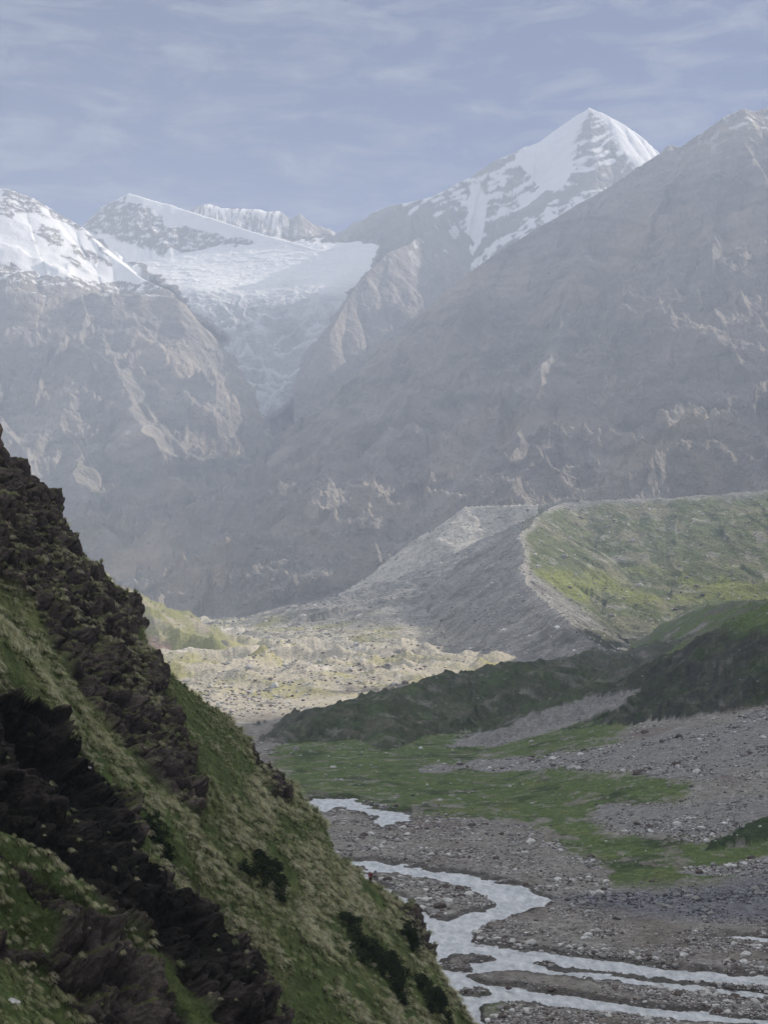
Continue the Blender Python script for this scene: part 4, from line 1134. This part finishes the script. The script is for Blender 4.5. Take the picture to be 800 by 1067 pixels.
# ------------------------------------------------------------------ hiker on the skyline of the slope
def skin_person(loc, height=1.78, face=math.pi):
    root = bpy.data.objects.new('person', None); C.objects.link(root); root.location = loc; root.rotation_euler = (0, 0, face)
    tag(root, 'hiker in red jacket and black trousers walking on the slope above the river', 'person')
    k = height / 1.78
    J = [('pelvis', (0, 0, .95), .13, None), ('belly', (0, .01, 1.10), .125, 0), ('chest', (0, .03, 1.32), .15, 1), ('neck', (0, .03, 1.49), .055, 2), ('headb', (0, .05, 1.58), .075, 3), ('head', (0, .06, 1.67), .095, 4), ('crown', (0, .05, 1.74), .06, 5)]
    idx = {j[0]: i for i, j in enumerate(J)}
    def add(nm_, co, r_, par): J.append((nm_, co, r_, idx[par] if isinstance(par, str) else par)); idx[nm_] = len(J) - 1
    for s_, nm_ in ((-1, 'l'), (1, 'r')):
        add('sh' + nm_, (.19 * s_, .03, 1.42), .065, 'chest'); add('el' + nm_, (.25 * s_, .0 + .05 * s_, 1.14), .045, 'sh' + nm_); add('wr' + nm_, (.23 * s_, .16 + .1 * s_, .93), .030, 'el' + nm_); add('pa' + nm_, (.225 * s_, .20 + .1 * s_, .86), .034, 'wr' + nm_)
        for fg in range(4):
            add('f%d' % fg + nm_, ((.225 + .0 * fg) * s_, .17 + .022 * fg + .1 * s_, .81), .010, 'pa' + nm_); add('g%d' % fg + nm_, (.215 * s_, .175 + .022 * fg + .1 * s_, .765 + .006 * abs(fg - 1.5)), .008, 'f%d' % fg + nm_)
        add('th' + nm_, (.205 * s_, .25 + .1 * s_, .84), .011, 'pa' + nm_)
        add('hip' + nm_, (.10 * s_, 0, .88), .10, 'pelvis'); add('kn' + nm_, (.11 * s_, .09 * s_ + .05, .49), .065, 'hip' + nm_); add('an' + nm_, (.11 * s_, .15 * s_ - .03, .10), .045, 'kn' + nm_)
        add('he' + nm_, (.11 * s_, .15 * s_ - .04, .05), .045, 'an' + nm_); add('to' + nm_, (.12 * s_, .15 * s_ + .14, .035), .038, 'he' + nm_)
    def grow(names, name, mat, dr=0.0):
        ids = [i for i, j in enumerate(J) if names is None or j[0] in names]
        mp_ = {a_: b_ for b_, a_ in enumerate(ids)}
        me = bpy.data.meshes.new(name)
        me.from_pydata([tuple(c_ * k for c_ in J[i][1]) for i in ids], [(mp_[J[i][3]], mp_[i]) for i in ids if J[i][3] in mp_], [])
        o = bpy.data.objects.new(name, me); C.objects.link(o); o.parent = root
        md = o.modifiers.new('s', 'SKIN'); md.use_smooth_shade = True; o.modifiers.new('d', 'SUBSURF').render_levels = 1
        for q, i in enumerate(ids):
            rr2 = (J[i][2] + dr) * k; sx_ = 1.25 if J[i][0] in ('chest', 'pelvis', 'belly') else 1
            me.skin_vertices[0].data[q].radius = (rr2 * sx_, rr2)
            me.skin_vertices[0].data[q].use_root = (q == 0)
        me.materials.append(mat); return o
    grow(None, 'body', plain_mat('skin', (.38, .22, .15)))
    grow({'belly', 'chest', 'shl', 'shr', 'ell', 'elr', 'wrl', 'wrr'}, 'jacket', plain_mat('red_cloth', (.26, .025, .03)), .022)
    grow({'pelvis', 'hipl', 'hipr', 'knl', 'knr', 'anl', 'anr'}, 'trousers', plain_mat('black_cloth', (.012, .012, .016)), .022)
    for s_ in ('l', 'r'): grow({'he' + s_, 'to' + s_}, 'boot', plain_mat('boot_leather', (.03, .02, .015)), .014)
    grow({'head', 'crown'}, 'hair', plain_mat('dark_hair', (.015, .012, .01)), .006).location = (0, -.02, .012)
    return root
c = foot
if c is not None:
    per = skin_person((c[0], c[1], c[2] + .12), 1.8, R(165))
    import bmesh
    bm = bmesh.new(); bmesh.ops.create_cube(bm, size=1)
    bmesh.ops.scale(bm, vec=(.30, .2, .5), verts=bm.verts); bmesh.ops.bevel(bm, geom=bm.edges[:] , offset=.06, segments=3, affect='EDGES')
    me = bpy.data.meshes.new('backpack'); bm.to_mesh(me); bm.free(); me.materials.append(plain_mat('pack_cloth', (.10, .03, .04)))
    bo = bpy.data.objects.new('backpack', me); C.objects.link(bo)
    rot = Matrix.Rotation(R(165), 4, 'Z'); bo.matrix_world = Matrix.Translation(Vector((c[0], c[1], c[2] + .12))) @ rot @ Matrix.Translation((0, -.24, 1.27))
    tag(bo, 'dark red backpack on the back of the hiker', 'backpack')
print('hiker', c, time.time() - T0)

# ------------------------------------------------------------------ air
if HAZE:
    import bmesh
    bm = bmesh.new(); bmesh.ops.create_cube(bm, size=1)
    me = bpy.data.meshes.new('haze'); bm.to_mesh(me); bm.free()
    o = bpy.data.objects.new('haze', me); C.objects.link(o)
    zlo = -40; zhi = 2060
    o.scale = (42000, 36000, zhi - zlo); o.location = (0, 0, (zhi + zlo) / 2)
    m = bpy.data.materials.new('haze_air'); m.use_nodes = True; nt = m.node_tree; nt.nodes.clear()
    out = nt.nodes.new('ShaderNodeOutputMaterial'); pv = nt.nodes.new('ShaderNodeVolumePrincipled')
    pv.inputs['Color'].default_value = (.66, .775, .99, 1); pv.inputs['Density'].default_value = 1.55e-4; pv.inputs['Anisotropy'].default_value = .1
    nt.links.new(pv.outputs[0], out.inputs['Volume']); me.materials.append(m)
    tag(o, 'pale blue grey morning haze filling the valley', 'haze', kind='stuff')

# ------------------------------------------------------------------ light
w = bpy.data.worlds.new('World'); scene.world = w; w.use_nodes = True
nt = w.node_tree; nt.nodes.clear(); N, L = nt.nodes, nt.links
out = N.new('ShaderNodeOutputWorld'); bg = N.new('ShaderNodeBackground'); sky = N.new('ShaderNodeTexSky')
sky.sky_type = 'NISHITA'; sky.sun_disc = False; sky.sun_elevation = R(SUN_EL); sky.sun_rotation = R(SUN_AZ); sky.altitude = 3600; sky.air_density = .8; sky.dust_density = .05; sky.ozone_density = 2.5
tc = N.new('ShaderNodeTexCoord'); mp = N.new('ShaderNodeMapping'); mp.inputs['Scale'].default_value = (5, 5, 22); mp.inputs['Rotation'].default_value = (R(4), R(-9), 0)
L.new(tc.outputs['Generated'], mp.inputs[0])
n1 = N.new('ShaderNodeTexNoise'); n1.inputs['Scale'].default_value = 2.6; n1.inputs['Detail'].default_value = 10; n1.inputs['Roughness'].default_value = .7; n1.inputs['Distortion'].default_value = .5
L.new(mp.outputs[0], n1.inputs['Vector'])
cr = N.new('ShaderNodeMapRange'); cr.inputs['From Min'].default_value = .47; cr.inputs['From Max'].default_value = .74; cr.inputs['To Min'].default_value = 0; cr.inputs['To Max'].default_value = .7
L.new(n1.outputs[0], cr.inputs['Value'])
mxc = N.new('ShaderNodeMix'); mxc.data_type = 'RGBA'; mxc.inputs[7].default_value = (17, 16.8, 16.6, 1)
sx = N.new('ShaderNodeSeparateXYZ'); L.new(tc.outputs['Generated'], sx.inputs[0])
up = N.new('ShaderNodeMapRange'); up.interpolation_type = 'SMOOTHSTEP'; up.inputs['From Min'].default_value = .42; up.inputs['From Max'].default_value = .72; up.inputs['To Min'].default_value = 0; up.inputs['To Max'].default_value = .8  # bright overhead cloud out of view, added as fill for the shaded ground
L.new(sx.outputs['Z'], up.inputs['Value'])
mxa = N.new('ShaderNodeMix'); mxa.data_type = 'RGBA'; mxa.inputs[7].default_value = (6.6, 6.8, 7.0, 1)
tn = N.new('ShaderNodeVectorMath'); tn.operation = 'MULTIPLY'; tn.inputs[1].default_value = (.20, .44, .92)
L.new(sky.outputs[0], tn.inputs[0])
L.new(cr.outputs[0], mxa.inputs[0]); L.new(tn.outputs[0], mxa.inputs[6])
L.new(up.outputs[0], mxc.inputs[0]); L.new(mxa.outputs[2], mxc.inputs[6]); L.new(mxc.outputs[2], bg.inputs['Color'])
bg.inputs['Strength'].default_value = .05
L.new(bg.outputs[0], out.inputs[0])

sun = bpy.data.lights.new('sun', 'SUN'); sun.energy = 5.0; sun.angle = R(.5); sun.color = (1, .91, .78)
so = bpy.data.objects.new('sun', sun); C.objects.link(so)
sd_ = Vector((math.sin(R(SUN_AZ)) * math.cos(R(SUN_EL)), math.cos(R(SUN_AZ)) * math.cos(R(SUN_EL)), math.sin(R(SUN_EL))))
so.rotation_euler = (-sd_).to_track_quat('-Z', 'Y').to_euler()

# ------------------------------------------------------------------ camera
cam = bpy.data.cameras.new('camera'); co = bpy.data.objects.new('camera', cam); C.objects.link(co); scene.camera = co
co.location = (0, 0, CH); co.rotation_euler = (math.pi / 2 + PITCH, 0, 0)
cam.sensor_fit = 'VERTICAL'; cam.sensor_height = 24; cam.lens = 24 * F / 1067
cam.clip_start = .5; cam.clip_end = 60000
scene.view_settings.view_transform = 'Standard'; scene.view_settings.look = 'None'; scene.view_settings.gamma = 1
scene.view_settings.exposure = 0.52
scene.cycles.max_bounces = 4; scene.cycles.diffuse_bounces = 2; scene.cycles.volume_bounces = 1; scene.cycles.transmission_bounces = 2
scene.cycles.use_denoising = True
print('done', time.time() - T0)
